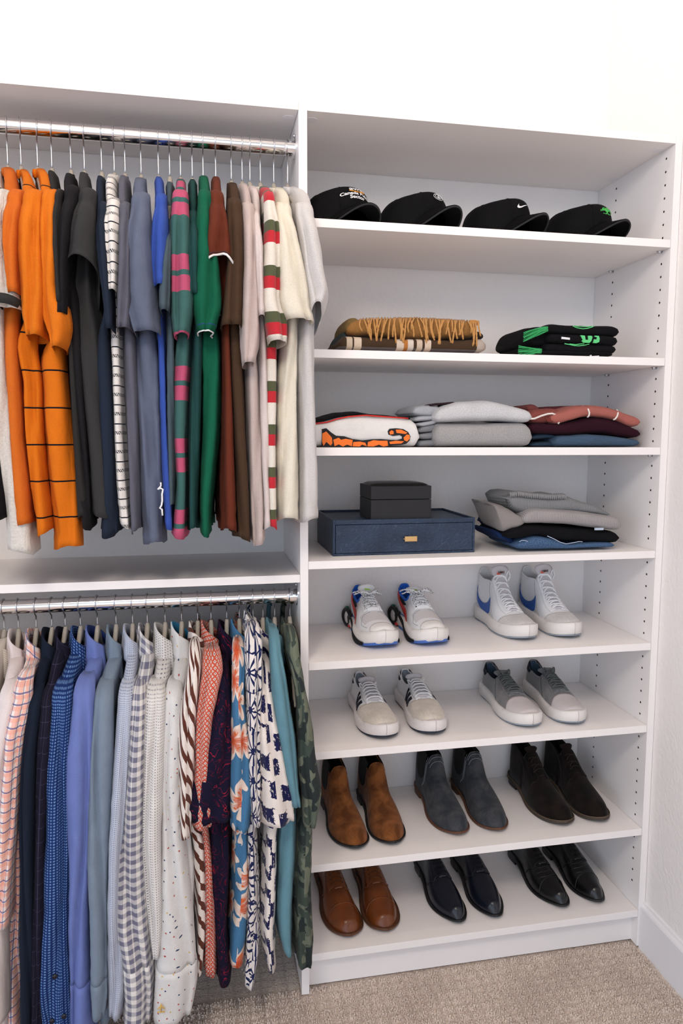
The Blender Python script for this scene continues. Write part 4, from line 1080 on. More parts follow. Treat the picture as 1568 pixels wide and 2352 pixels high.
# --- grey sweatshirts
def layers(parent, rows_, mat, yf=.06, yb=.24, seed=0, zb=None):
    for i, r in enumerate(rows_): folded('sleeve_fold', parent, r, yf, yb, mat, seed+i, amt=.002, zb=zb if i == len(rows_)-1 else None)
g1 = tag(empty('folded_sweatshirt', (.45, .08, Z3)), 'folded mid grey marl sweatshirt below the paler grey one', 'sweatshirt')
M_g1 = F('grey marl', (168,166,166), heather=.22, hscale=380)
folded('fold', g1, [(997, 978, 1024), (1006, 971, 1026), (1040, 972, 1026), (1100, 971, 1026), (1160, 971, 1026), (1205, 971, 1026), (1216, 985, 1022), (1219, 1000, 1010)], .035, .25, M_g1, 41, zb=Z3)
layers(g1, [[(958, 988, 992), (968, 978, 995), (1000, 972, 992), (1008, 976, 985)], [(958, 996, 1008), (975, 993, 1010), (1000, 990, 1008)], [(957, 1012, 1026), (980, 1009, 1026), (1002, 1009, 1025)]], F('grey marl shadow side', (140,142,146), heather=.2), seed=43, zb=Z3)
g2 = tag(empty('folded_sweatshirt', (.45, .08, Z3+.05)), 'folded pale grey marl sweatshirt on top of the mid grey one', 'sweatshirt')
M_g2 = F('pale grey marl', (204,204,206), heather=.22, hscale=380)
folded('fold', g2, [(996, 948, 968), (1003, 940, 970), (1040, 925, 969), (1080, 920, 968), (1130, 921, 967), (1180, 932, 969), (1210, 943, 970), (1218, 953, 964)], .034, .25, M_g2, 46)
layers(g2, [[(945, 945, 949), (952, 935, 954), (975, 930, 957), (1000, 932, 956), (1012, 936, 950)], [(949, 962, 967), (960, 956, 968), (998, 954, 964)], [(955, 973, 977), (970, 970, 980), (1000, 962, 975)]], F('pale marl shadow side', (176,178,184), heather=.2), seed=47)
folded('dark_print', g2, [(985, 929, 933), (1000, 926, 931), (1020, 925, 929), (1040, 923, 927)], .06, .12, plain('black red print', C(40, 18, 26), rough=.8), 49, amt=.001)

# --- sweaters right
def zr(x, y): return (1200+x/5.6, 900+y/5.6)
s3 = tag(empty('folded_sweater', (.76, .08, Z3)), 'folded denim blue marl sweater at the bottom of the right-hand stack', 'sweater')
M_bm = F('denim blue marl', (74,96,120), heather=.30, hscale=330)
folded('fold', s3, [(1272, 1006, 1024), (1280, 1000, 1026), (1310, 998, 1026), (1360, 997, 1026), (1420, 1003, 1026), (1455, 1008, 1026), (1464, 1013, 1022)], .035, .24, M_bm, 51, zb=Z3)
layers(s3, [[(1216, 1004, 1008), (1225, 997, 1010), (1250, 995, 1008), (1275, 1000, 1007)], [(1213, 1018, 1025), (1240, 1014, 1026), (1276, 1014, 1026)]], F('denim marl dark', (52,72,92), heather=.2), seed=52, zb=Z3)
s2 = tag(empty('folded_sweater', (.76, .08, Z3+.03)), 'folded dark burgundy sweater in the middle of the right-hand stack', 'sweater')
folded('fold', s2, [(1214, 972, 994), (1240, 970, 996), (1290, 970, 999), (1340, 960, 998), (1380, 958, 996), (1420, 967, 1003), (1450, 980, 1007), (1466, 990, 1004)], .037, .24, F('burgundy knit', (52,16,32)), 55)
s1 = tag(empty('folded_sweater', (.76, .08, Z3+.06)), 'folded salmon pink sweater with white stripes on top of the right-hand stack', 'sweater')
M_sal = F('salmon knit', (176,104,94), heather=.12)
folded('fold', s1, [(1262, 953, 971), (1280, 945, 974), (1310, 935, 967), (1340, 931, 959), (1375, 932, 959), (1410, 940, 965), (1440, 950, 980), (1460, 957, 981), (1467, 966, 974)], .034, .23, M_sal, 57)
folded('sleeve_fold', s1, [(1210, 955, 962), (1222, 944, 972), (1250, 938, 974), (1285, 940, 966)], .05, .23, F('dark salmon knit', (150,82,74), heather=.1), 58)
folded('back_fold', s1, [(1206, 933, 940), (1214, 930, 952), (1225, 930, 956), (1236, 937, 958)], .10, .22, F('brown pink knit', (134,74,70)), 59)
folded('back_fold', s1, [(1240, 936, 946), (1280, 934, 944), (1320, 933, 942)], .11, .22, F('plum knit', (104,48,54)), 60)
M_wk = plain('white knit stripe', C(226, 220, 214), rough=.9)
MB().tube([at(*zr(x, y), .0405)-s1.location for x, y in ((80,348),(150,345),(240,308),(320,284),(380,278),(430,300),(462,345),(470,385),(455,412))], .0024, 8).build('white_stripe', M_wk, s1, True)
for pts in (((770,178),(815,195),(845,230),(858,270),(850,310),(832,326)), ((1195,226),(1215,240),(1225,275),(1215,315),(1190,348),(1165,360))):
    P_ = [at(*zr(x, y), lerp(.062, .0325, min(1, i/2)) if i < 3 else (.0325 if i < 5 else .036))-s1.location for i, (x, y) in enumerate(pts)]
    MB().tube(P_, .0022, 8).build('white_stripe', M_wk, s1, True)
for i in range(7):
    MB().tube([at(*zr(285+6*i, 330+9*i), .041)-s1.location, at(*zr(435-i*2, 345+6*i), .040)-s1.location], .0008, 5).build('cuff_rib', F('salmon rib', (140,70,60)) if i == 0 else bpy.data.materials['salmon rib'], s1, True)

# --- boxes
def f_croc(col, dark):
    g = G('navy crocodile leather'); o = g.obj(); sp = g.n('ShaderNodeSeparateXYZ'); g.put(sp.inputs[0], o)
    x, z = g.m('ADD', sp.outputs[0], sp.outputs[1]), sp.outputs[2]
    wv = g.m('MULTIPLY', g.m('SINE', g.m('MULTIPLY', x, 32.0)), .006)
    vec = g.xyz(g.m('MULTIPLY', x, 1.0), g.m('MULTIPLY', g.m('ADD', g.m('ADD', z, wv), g.m('MULTIPLY', sp.outputs[1], .0)), 1.15), g.m('MULTIPLY', sp.outputs[1], .35))
    e = g.vor(vec, 92.0, 'DISTANCE_TO_EDGE', 0, .62, '3D')
    e2 = g.m('ADD', g.step(e, .0, .09), g.m('MULTIPLY', g.noise(o, 50.0, 2.0), .5))
    c = g.mix(g.step(e, .0, .05), C(62, 78, 102), col); c = g.mix(g.step(g.noise(o, 14.0, 2.0), .4, .7), c, dark)
    g.put(g.b.inputs['Base Color'], c); g.b.inputs['Roughness'].default_value = .42; g.b.inputs['Specular IOR Level'].default_value = .4
    bp = g.n('ShaderNodeBump'); bp.inputs['Strength'].default_value = .5; bp.inputs['Distance'].default_value = .0015
    g.put(bp.inputs['Height'], e2); g.put(g.b.inputs['Normal'], bp.outputs[0]); return g.mat
M_croc = f_croc(C(36, 54, 78), C(28, 44, 66))
bx = tag(empty('jewellery_box', (.0894, .062, Z4)), 'flat navy crocodile-pattern leather box with a drawer and small gold pull', 'box')
Wb, Db, Hb = .3684, .246, .0897
m_ = MB(); t_ = .006
m_.box(0, Wb, 0, Db, 0, t_, .0012); m_.box(0, t_, 0, Db, t_, Hb, .0012); m_.box(Wb-t_, Wb, 0, Db, t_, Hb, .0012); m_.box(t_, Wb-t_, Db-t_, Db, t_, Hb, .0012)
m_.box(t_, Wb-t_, 0, t_, Hb-.012, Hb, .0012); m_.build('body', M_croc, bx)
MB().box(t_, Wb-t_, t_, Db-t_, Hb-.010, Hb-.005, .001).build('top_panel', M_croc, bx)
dr = MB().box(t_+.0008, Wb-t_-.0008, -.0008, .05, t_+.0008, Hb-.0128, .0012).build('drawer', M_croc, bx)
pull = MB().box(.1965-.016, .1965+.016, -.0095, -.006, .0335, .0465, .0006); pull.tube([(.1965-.006, -.007, .040), (.1965-.006, 0, .040)], .002, 10); pull.tube([(.1965+.006, -.007, .040), (.1965+.006, 0, .040)], .002, 10)
pull.tube([(.1965-.019, -.007, .040), (.1965-.015, -.007, .040)], .0012, 8)
pull.build('pull', plain('brushed gold', C(214, 176, 122), rough=.28, metal=1.0), dr)
wb = tag(empty('watch_box', (.1865, .0700, Z4+Hb-.005)), 'small black hinged box standing on the navy leather box', 'box')
M_bx = plain('matte black board', C(24, 24, 28), rough=.55, noise_amt=.08, nscale=300); W2, D2, H2 = .1563, .128, .0885
MB().box(0, W2, 0, D2, 0, .0525, .0012).build('base', M_bx, wb)
lid = MB().box(0, W2, 0, D2, .0537, H2-.002, .0012).build('lid', M_bx, wb)
rg = []
for j, (ins, z) in enumerate(((.002, H2-.0025), (.004, H2+.001), (.012, H2+.004), (.030, H2+.006), (.05, H2+.0065))):
    ring = []
    for q in range(32):
        a = 2*PI*q/32; ex, ey = W2/2-ins, D2/2-ins
        ring.append((W2/2+ex*math.copysign(abs(math.cos(a))**.3, math.cos(a)), D2/2+ey*math.copysign(abs(math.sin(a))**.3, math.sin(a)), z))
    rg.append(ring)
loft('padded_top', rg, plain('black satin leather', C(14, 14, 16), rough=.3), lid, cap1=True)
MB().tube([(W2/2+.012*math.cos(a), D2/2+.010*math.sin(a), H2+.0078) for a in [2*PI*k/24 for k in range(24)]], .0006, 5, closed=True).build('ring_emblem', M_wire, lid, True)
MB().tube([(W2/2-.007, D2/2, H2+.0076), (W2/2, D2/2+.004, H2+.0078), (W2/2+.007, D2/2, H2+.0076)], .0006, 5).build('ring_emblem', M_wire, lid, True)

# --- trousers
def zt_(x, y): return (1120+x/5.058, 1120+y/5.058)
def tab(rows_): return [(1120+x/5.058, 1120+a/5.058, 1120+b/5.058) for x, a, b in rows_]
f_den = lambda g, u, v: g.mix(g.step(g.noise(g.xyz(g.m('MULTIPLY', u, 2.0), v), 420.0, 3.0), .35, .7), C(40, 72, 112), C(106, 134, 168))
jn = tag(empty('folded_jeans', (.70, .08, Z4)), 'folded mid-blue denim jeans at the bottom of the trouser stack', 'jeans')
M_den = F('mid blue denim', (44,84,136), f_den)
folded('fold', jn, tab([(322, 640, 716), (370, 612, 722), (500, 560, 730), (640, 560, 728), (760, 590, 722), (900, 640, 716), (1080, 632, 708), (1300, 622, 702), (1430, 626, 694), (1456, 650, 676)]), .035, .23, M_den, 61, zb=Z4)
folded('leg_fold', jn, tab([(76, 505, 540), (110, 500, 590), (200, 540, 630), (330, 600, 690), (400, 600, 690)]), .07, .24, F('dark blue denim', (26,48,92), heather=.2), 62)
MB().tube([at(*zt_(x, y), .0345)-jn.location for x, y in ((690,562),(760,592),(840,634),(908,654),(990,640),(1060,626),(1100,630))], .0010, 6).build('seam_piping', plain('pale seam', C(176, 190, 216), rough=.8), jn, True)
MB().tube([at(*zt_(x, y), .0345)-jn.location for x, y in ((366,628),(395,612),(440,616),(466,630))], .0009, 6).build('seam_piping', bpy.data.materials['pale seam'], jn, True)
bt = tag(empty('folded_trousers', (.70, .08, Z4+.02)), 'folded black trousers in the middle of the trouser stack', 'trousers')
folded('fold', bt, tab([(200, 505, 590), (300, 455, 600), (420, 428, 590), (560, 425, 555), (760, 440, 615), (1000, 470, 630), (1300, 495, 640), (1470, 510, 645), (1510, 545, 620)]), .038, .23, F('black cotton', (16,15,20), heather=.06), 63)
folded('leg_fold', bt, tab([(82, 430, 450), (110, 352, 480), (125, 360, 500), (165, 480, 520), (250, 505, 580)]), .08, .22, F('navy denim side', (28,46,78), heather=.2), 64)
gt = tag(empty('folded_trousers', (.70, .08, Z4+.05)), 'folded grey ribbed trousers with a gathered elastic waist, on top of the trouser stack', 'trousers')
M_gt = F('grey rib twill', (168,162,162), f_micro(C(174,168,168), C(146,142,142), .0042, .4, 'v'), heather=.06)
folded('fold', gt, tab([(400, 300, 425), (500, 235, 425), (640, 235, 422), (900, 255, 435), (1200, 290, 470), (1400, 320, 495), (1500, 345, 502), (1530, 385, 490)]), .034, .23, M_gt, 65, amt=.002)
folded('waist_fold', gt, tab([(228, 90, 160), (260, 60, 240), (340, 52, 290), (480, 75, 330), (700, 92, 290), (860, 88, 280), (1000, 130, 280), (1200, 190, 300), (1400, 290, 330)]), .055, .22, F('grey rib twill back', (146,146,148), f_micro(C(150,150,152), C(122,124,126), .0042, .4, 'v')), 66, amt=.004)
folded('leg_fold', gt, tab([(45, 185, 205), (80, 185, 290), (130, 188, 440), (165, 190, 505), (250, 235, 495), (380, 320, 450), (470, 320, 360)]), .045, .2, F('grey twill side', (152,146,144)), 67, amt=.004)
rnd = random.Random(2)
for k in range(30):
    x = 240+k*22; y = interp([(240, 66), (340, 54), (480, 76), (700, 92), (860, 86), (900, 100)], x)
    c_ = at(*zt_(x, y+6), .065)-gt.location
    MB().tube([c_+Vector((0, 0, .004)), c_+Vector((rnd.uniform(-.001, .001), -.012, .001)), c_+Vector((0, -.013, -.008))], [.0028, .0034, .0015], 7).build('waist_gather', bpy.data.materials['grey rib twill back'], gt, True)
MB().box(*(lambda p: (p.x-gt.location.x-.012, p.x-gt.location.x+.012, .032-gt.location.y, .036-gt.location.y, p.z-gt.location.z-.003, p.z-gt.location.z+.003))(at(*zt_(1290, 480), .034))).build('care_label', plain('pale blue label', C(176, 190, 206), rough=.8), gt)
# ================================================================ shoes
# local frame: heel back at the origin, toe towards -y; s=+1 when the inner side of the foot is +x
ROUND_L = [(0, 0), (.012, .014), (.03, .0215), (.07, .029), (.13, .0335), (.25, .034), (.40, .037), (.55, .047), (.68, .0505), (.80, .0465), (.88, .039), (.94, .029), (.975, .0185), (.992, .0095), (1, 0)]
ROUND_M = [(0, 0), (.012, .014), (.03, .0215), (.07, .029), (.13, .0325), (.25, .0315), (.40, .0315), (.55, .040), (.68, .0455), (.80, .0455), (.88, .0405), (.94, .032), (.975, .0215), (.992, .011), (1, 0)]
SLIM_L = [(0, 0), (.012, .013), (.03, .020), (.07, .027), (.13, .031), (.25, .0315), (.40, .035), (.55, .044), (.66, .0475), (.76, .044), (.86, .0335), (.93, .0225), (.97, .0145), (.99, .008), (1, 0)]
SLIM_M = [(0, 0), (.012, .013), (.03, .020), (.07, .027), (.13, .030), (.25, .0285), (.40, .0285), (.55, .037), (.66, .0425), (.76, .0415), (.86, .0335), (.93, .024), (.97, .0155), (.99, .0085), (1, 0)]
ALM_L = [(t, w if t < .8 else sinterp([(.8, .0455), (.87, .0385), (.93, .0275), (.97, .0175), (.99, .0095), (1, 0)], t)) for t, w in ROUND_L]
ALM_M = [(t, w if t < .8 else sinterp([(.8, .0445), (.87, .0395), (.93, .0300), (.97, .0200), (.99, .0110), (1, 0)], t)) for t, w in ROUND_M]
NQ = 36
class Shoe:
    def __init__(s, name, label, group, toe, heel_dx, L, z, side, outl, outm, h, zs, nexp, taper, topen, cat='shoe', spring=.010, wscale=1.0, inset=.003, yscale=1.0):
        """toe: (x, y) of the toe tip on the shelf, heel_dx: lateral offset of the heel from the toe"""
        ang = math.atan2(-heel_dx, L)
        hx, hy = toe[0]+heel_dx, toe[1]+math.sqrt(L*L-heel_dx*heel_dx)
        s.o = tag(empty(name, (hx, hy, z), ang), label, cat, group)
        s.L = L; s.s = side; s.outl = outl; s.outm = outm; s.h = h; s.zs = zs; s.ne = nexp; s.tp = taper; s.topen = topen; s.spr = spring; s.ws = wscale; s.inset = inset
        s.ts = sorted(set([0.004, .012, .02, .035, .05]+[.035+(topen-.035)*k/9 for k in range(10)]+[topen+(.985-topen)*k/24 for k in range(25)]+[.93, .95, .97, .98, .99, .996]))
    def w(s, t, x):   # half width on the +x (x=1) or -x side
        med = (x > 0) == (s.s > 0)
        return sinterp(s.outm if med else s.outl, t)*s.ws
    def spring(s, t): return s.spr*max(0, (t-.74)/.26)**1.8
    def cx(s, t): return .0
    def surf(s, t, q, off=0.0):
        """q: -1 lower -x edge, 0 top, 1 lower +x edge"""
        th = PI/2-q*PI/2; n = interp(s.ne, t); sgn = 1 if q >= 0 else -1
        c, sn = abs(math.cos(th)), math.sin(th)
        w = max(.0005, s.w(t, sgn)-s.inset)+off
        fz = max(0, sn)**(2/n); fx = c**(2/n)
        tp = interp(s.tp, t)
        zb = interp(s.zs, t); H = sinterp(s.h, t)
        x = sgn*w*fx*(1-tp*fz)+s.cx(t)
        z = zb+(H-zb+off)*fz
        t2 = t
        y = -t2*s.L
        # rounded toe and heel: pull the ends in as the wall rises
        if t > .93: y += (t-.93)/.07*.012*fz
        if t < .05: y -= (.05-t)/.05*.008*fz**2
        return Vector((x, y, z+s.spring(t)))
    def qf(s, t, f):  # q for a height fraction f on the wall
        n = interp(s.ne, t); th = math.asin(min(1, f**(n/2))); return 1-th/(PI/2)
    def upper(s, mats, zone=None, name='upper', lining=1, thick=.003):
        rings = []
        for t in s.ts: rings.append([s.surf(t, -1+2*k/NQ) for k in range(NQ+1)])
        vs = [p for r in rings for p in r]; fs = []; uv = []; fm = []; n = NQ+1; keep = {}
        for i in range(len(s.ts)-1):
            tm = (s.ts[i]+s.ts[i+1])/2
            for k in range(NQ):
                q = -1+2*(k+.5)/NQ
                if .035 < tm < s.topen and abs(q) < .5: continue
                fs.append((i*n+k, (i+1)*n+k, (i+1)*n+k+1, i*n+k+1))
                uv.append([(q*.1, tm*s.L)]*4); fm.append(zone(tm, q) if zone else 0)
        for i in (0, len(s.ts)-1):
            f = [i*n+k for k in range(n)]; f = f[::-1] if i else f
            fs.append(tuple(f)); uv.append([(0, 0)]*n); fm.append(zone(s.ts[i], 0) if zone else 0)
        me_v = vs
        o = mesh(name, me_v, fs, mats, s.o, True, uv, fm)
        md = o.modifiers.new('solid', 'SOLIDIFY'); md.thickness = thick; md.offset = -1
        if lining is not None: md.material_offset = 20
        return o
    def patch(s, name, A, B, mat, off=.0012, n=16, m=5, th=.0012, frac=None, side=None, parent=None, smooth=True):
        """sheet between polylines A and B given as (t, q), or (t, height fraction) on one side when side is +-1"""
        def rs(P):
            k = [i/(len(P)-1) for i in range(len(P))]
            return [(sinterp(list(zip(k, [p[0] for p in P])), i/n), sinterp(list(zip(k, [p[1] for p in P])), i/n)) for i in range(n+1)]
        a, b = rs(A), rs(B); rings = []
        for i in range(n+1):
            r = []
            for j in range(m+1):
                t, q = lerp(a[i][0], b[i][0], j/m), lerp(a[i][1], b[i][1], j/m)
                if side: q = side*s.qf(t, max(0.001, min(.999, q)))
                r.append(s.surf(max(.004, min(.996, t)), q, off))
            rings.append(r)
        o = loft(name, rings, mat, parent or s.o, closed=False)
        md = o.modifiers.new('solid', 'SOLIDIFY'); md.thickness = th; md.offset = 0
        return o
    def line(s, name, P, mat, r=.0007, off=.0006, side=None, parent=None, n=4, flat=1.0):
        pts = []
        for (a, b), (c, d) in zip(P, P[1:]):
            for k in range(n):
                t, q = lerp(a, c, k/n), lerp(b, d, k/n)
                if side: q = side*s.qf(t, max(.001, min(.999, q)))
                pts.append(s.surf(t, q, off))
        t, q = P[-1]
        if side: q = side*s.qf(t, max(.001, min(.999, q)))
        pts.append(s.surf(t, q, off))
        return MB().tube(pts, r, 6, flat=flat).build(name, mat, parent or s.o, True)
    def collar(s, mat, r=.0028, name='collar'):
        ts = [t for t in s.ts if .035 <= t <= s.topen]
        pts = [s.surf(t, -.5, -.0005) for t in ts]+[s.surf(s.topen, -.5+k/8, -.0005) for k in range(1, 9)]+[s.surf(t, .5, -.0005) for t in ts[::-1][1:]]+[s.surf(.035, .5-k/8, -.0005) for k in range(1, 8)]
        return MB().tube(pts, r, 8, closed=True).build(name, mat, s.o, True)
    def insole(s, mat, z=.02):
        rings = []
        for t in [.03+.5*k/12 for k in range(13)]:
            rings.append([Vector((lerp(-s.w(t, -1)*.9, s.w(t, 1)*.9, k/6), -t*s.L, z+.001*math.sin(k/6*PI)*-1)) for k in range(7)])
        return loft('insole', rings, mat, s.o, closed=False, solid=.002)
    def sole_ring(s, out, z, t0=0.0, t1=1.0, n=44):
        ring = []
        for side in (1, -1):
            for k in range(n+1):
                u = .5-.5*math.cos(PI*k/n); t = lerp(t0, t1, u if side > 0 else 1-u)
                w = s.w(t, side)
                ext = out
                x = side*(w+ext*min(1, w/.010)); y = -t*s.L
                e_ = ext*(1-min(1, w/.022))
                y += e_ if t < .5 else -e_
                zz = z(t) if callable(z) else z
                ring.append(Vector((x, y, zz)))
        return ring
    def slab(s, name, prof, mat, t0=0.0, t1=1.0, parent=None):
        """prof: [(outset, z or z(t)), ...] bottom to top"""
        rings = [s.sole_ring(o_, z_, t0, t1) for o_, z_ in prof]
        return loft(name, rings, mat, parent or s.o, cap0=True, cap1=True, vz=True)
    def lace_bars(s, mat, t0, t1, n, q=.22, r=.0026, off=.0035, cross=True, bow=None, name='lace', wob=.003, eyelet=None):
        rnd = random.Random(int(s.o.location.x*1000)); tt = [lerp(t0, t1, k/(n-1)) for k in range(n)]
        for i, t in enumerate(tt):
            qq = lerp(q[0], q[1], i/(n-1)) if isinstance(q, tuple) else q
            pts = []
            dt = (tt[1]-tt[0])*.85 if cross and i < n-1 else 0
            for sg in ((1, -1) if cross and i < n-1 else (1,)):
                pts = []
                for k in range(13):
                    u = k/12; qv = sg*lerp(-qq, qq, u)
                    pts.append(s.surf(t+dt*u*.8, qv, off*(.25+.9*math.sin(PI*u))+(.0015 if sg > 0 else 0))+Vector((0, 0, wob*math.sin(PI*u)*rnd.uniform(.3, 1))))
                MB().tube(pts, r, 7, flat=.55).build(name, mat, s.o, True)
        if eyelet:
            for t in tt:
                for sg in (-1, 1):
                    qq = q[0] if isinstance(q, tuple) else q
                    p = s.surf(t, sg*qq*1.12, .0012)
                    MB().tube([p, p+Vector((sg*.0004, 0, .0006))], .0017, 8).build('eyelet', eyelet, s.o, True)
    def bow(s, mat, t, r=.0024, size=.035, name='lace', up=.006):
        p = s.surf(t, 0, up); rnd = random.Random(int(s.o.location.x*777))
        for sg in (-1, 1):
            pts = []
            for k in range(15):
                a = k/14*2*PI*.93
                pts.append(p+Vector((sg*size*.62*(1-math.cos(a))/1.0*.6, -.010*math.sin(a)*1.2-.004, .004*math.sin(a*.5)-.008*(1-math.cos(a))/2*1.4)))
            MB().tube(pts, r, 7, flat=.6).build(name, mat, s.o, True)
            pts = [p+Vector((sg*(.004+size*.75*u), -.012-.022*u+.004*math.sin(u*5), .002-.020*u*u)) for u in [k/9 for k in range(10)]]
            MB().tube(pts, r*.9, 7, flat=.6).build(name, mat, s.o, True)
        MB().tube([p+Vector((-.005, -.002, .002)), p+Vector((0, -.004, .004)), p+Vector((.005, -.002, .002))], r*1.5, 8).build(name, mat, s.o, True)
    def tongue(s, mat, t0, t1, q=.2, up=.02, back=.004, name='tongue', th=.005, wtop=.024):
        rings = []
        for i in range(11):
            t = lerp(t1, t0, i/10)
            rings.append([s.surf(t, lerp(-q, q, k/8), .0008+.001*math.sin(PI*k/8)) for k in range(9)])
        base = rings[-1]
        for i in range(1, 7):
            u = i/6; c = sum(base, Vector())/9
            r = []
            for k in range(9):
                x = lerp(-wtop, wtop, k/8)*(1 if u < .8 else 1-(u-.8)*.9); b = base[k]
                r.append(Vector((lerp(b.x, x, min(1, u*1.5)), b.y+back*u-.006*(abs(k-4)/4)**2*-1*u, b.z+up*u-.004*(abs(k-4)/4)**2*u)))
            rings.append(r)
        o = loft(name, rings, mat, s.o, closed=False)
        md = o.modifiers.new('solid', 'SOLIDIFY'); md.thickness = th; md.offset = 0
        return o
ZS = {5: SH[4]+T, 6: SH[5]+T, 7: SH[6]+T, 8: SH[7]+T}
def leather(name, c, rough=.4, **k): return plain(name, C(*c), rough=rough, spec=.35, noise_amt=k.pop('na', .06), nscale=30, bump=k.pop('bump', .15), bscale=k.pop('bscale', 500), **k)
def suede(name, c, c2=None):
    g = G(name); o = g.obj()
    a = g.noise(o, 26.0, 4.0, .6); b = g.noise(o, 320.0, 2.0)
    c2 = c2 or tuple(int(v*.62) for v in c)
    col = g.mix(g.step(a, .35, .68), C(*c2), C(*c))
    h = g.n('ShaderNodeVectorMath', operation='SCALE'); g.put(h.inputs[0], col); g.put(h.inputs[3], g.m('ADD', g.m('MULTIPLY', b, .5), .75))
    g.put(g.b.inputs['Base Color'], h.outputs[0]); g.b.inputs['Roughness'].default_value = .95; g.b.inputs['Specular IOR Level'].default_value = .08
    g.b.inputs['Sheen Weight'].default_value = .35 if sum(c) > 300 else .08
    bp = g.n('ShaderNodeBump'); bp.inputs['Strength'].default_value = .5; bp.inputs['Distance'].default_value = .0008
    g.put(bp.inputs['Height'], b); g.put(g.b.inputs['Normal'], bp.outputs[0]); return g.mat
def scuffed(name, c, d, lo=.56, hi=.72, scale=38.0):
    g = G(name); o = g.obj(); m_ = g.step(g.noise(o, scale, 5.0, .4, .6), lo, hi)
    g.put(g.b.inputs['Base Color'], g.mix(g.m('MULTIPLY', m_, .6), C(*c), C(*d))); g.b.inputs['Roughness'].default_value = .6; return g.mat
M_wl = leather('white leather', (232, 232, 234)); M_wlace = plain('white lace', C(236, 236, 238), rough=.85, noise_amt=.1, nscale=900)
M_wsole = scuffed('white rubber', (230, 226, 222), (196, 184, 170), .60, .8); M_dlin = plain('dark lining', C(16, 15, 17), rough=.9)
M_dsole = plain('dark rubber', C(26, 26, 28), rough=.6); M_glin = plain('grey lining', C(150, 160, 172), rough=.9, noise_amt=.1)

def pad(m_, lin): return [m_[min(i, len(m_)-1)] for i in range(20)]+[lin]*12
SN_H = [(0, .082), (.03, .088), (.08, .086), (.16, .074), (.28, .072), (.38, .084), (.46, .083), (.56, .073), (.66, .064), (.76, .057), (.86, .050), (.93, .042), (.97, .034), (1, .024)]
SN_N = [(0, 4), (.3, 4.2), (.5, 3.0), (.7, 2.5), (1, 2.3)]
SN_T = [(0, .30), (.35, .28), (.45, .14), (.6, .08), (1, .05)]

def toe_patch(sh, name, mat, ts_, tc):
    A = [(ts_, -.97), (lerp(ts_, tc, .35), -.7), (lerp(ts_, tc, .8), -.38), (tc, 0), (lerp(ts_, tc, .8), .38), (lerp(ts_, tc, .35), .7), (ts_, .97)]
    B = [(.992, -.97), (.992, -.66), (.992, -.33), (.992, 0), (.992, .33), (.992, .66), (.992, .97)]
    return sh.patch(name, A, B, mat, .0008, n=30, m=16, th=.0010)
M_tong = plain('pale tongue fabric', C(196, 192, 196), rough=.9, noise_amt=.08, nscale=300)
# --- low white court shoes with three dark stripes
def court(toe, dx, side, label):
    sh = Shoe('low_sneaker', label, 'white low sneakers with dark stripes', toe, dx, .292, ZS[6], side, ROUND_L, ROUND_M, SN_H, [(0, .026), (1, .026)], SN_N, SN_T, .38)
    suede_c = suede('cream suede', (218, 208, 196), (200, 190, 178)) if 'cream suede' not in bpy.data.materials else bpy.data.materials['cream suede']
    sh.upper(pad([M_wl, suede_c], M_glin), None)
    toe_patch(sh, 'toe_panel', suede_c, .60, .665)
    sh.insole(M_glin, .024); sh.collar(M_wl, .0034)
    sp = lambda b: (lambda t: b+sh.spring(t))
    dirty = scuffed('scuffed white rubber', (226, 220, 218), (150, 128, 110), .54, .74, 30.0) if 'scuffed white rubber' not in bpy.data.materials else bpy.data.materials['scuffed white rubber']
    so = sh.slab('sole', [(.000, sp(.0035)), (.0035, sp(.006)), (.0045, sp(.016)), (.0040, sp(.030)), (.0010, sp(.0325)), (-.004, sp(.0325))], dirty)
    sh.slab('outsole', [(-.004, sp(0.0)), (.0015, sp(.0005)), (.002, sp(.0038)), (-.004, sp(.0042))], plain('navy rubber', C(34, 42, 60), rough=.6) if 'navy rubber' not in bpy.data.materials else bpy.data.materials['navy rubber'], parent=so)
    nv = bpy.data.materials.get('navy suede') or suede('navy suede', (28, 32, 46))
    for x in (-1, 1):
        for k in range(3):
            t0 = .385+.068*k
            sh.patch('stripe', [(t0+.055, .80), (t0+.025, .50), (t0-.005, .10)], [(t0+.092, .80), (t0+.065, .50), (t0+.035, .10)], nv, .0012, side=x)
        sh.patch('eyestay', [(.40, x*.20), (.50, x*.20), (.60, x*.18), (.655, x*.06)], [(.40, x*.43), (.50, x*.40), (.60, x*.38), (.665, x*.30)], M_wl, .0020, th=.002)
        sh.line('stitching', [(.40, x*.41), (.50, x*.385), (.60, x*.365), (.655, x*.29)], M_glin, .0004, .0034)
        sh.patch('heel_tab', [(.006, .62), (.05, .60), (.12, .66)], [(.006, .97), (.05, .95), (.14, .80)], nv, .0015, side=x)
    sh.tongue(M_tong, .36, .64, .19, .020)
    sh.lace_bars(M_wlace, .41, .62, 6, .27, .0036, .0045, cross=False, eyelet=M_dlin)
    for x in (-1, 1):
        MB().tube([sh.surf(.41, x*.25, .003), sh.surf(.395, x*.30, .010), sh.surf(.38, x*.36, .012), sh.surf(.40, x*.40, .004), sh.surf(.43, x*.34, .003)], .0028, 7, flat=.6).build('lace', M_wlace, sh.o, True)
    return sh
court((.222, .035), -.010, 1, 'left shoe of the white low sneakers with three dark stripes and cream suede toes')
court((.353, .037), -.002, -1, 'right shoe of the white low sneakers with three dark stripes and cream suede toes')

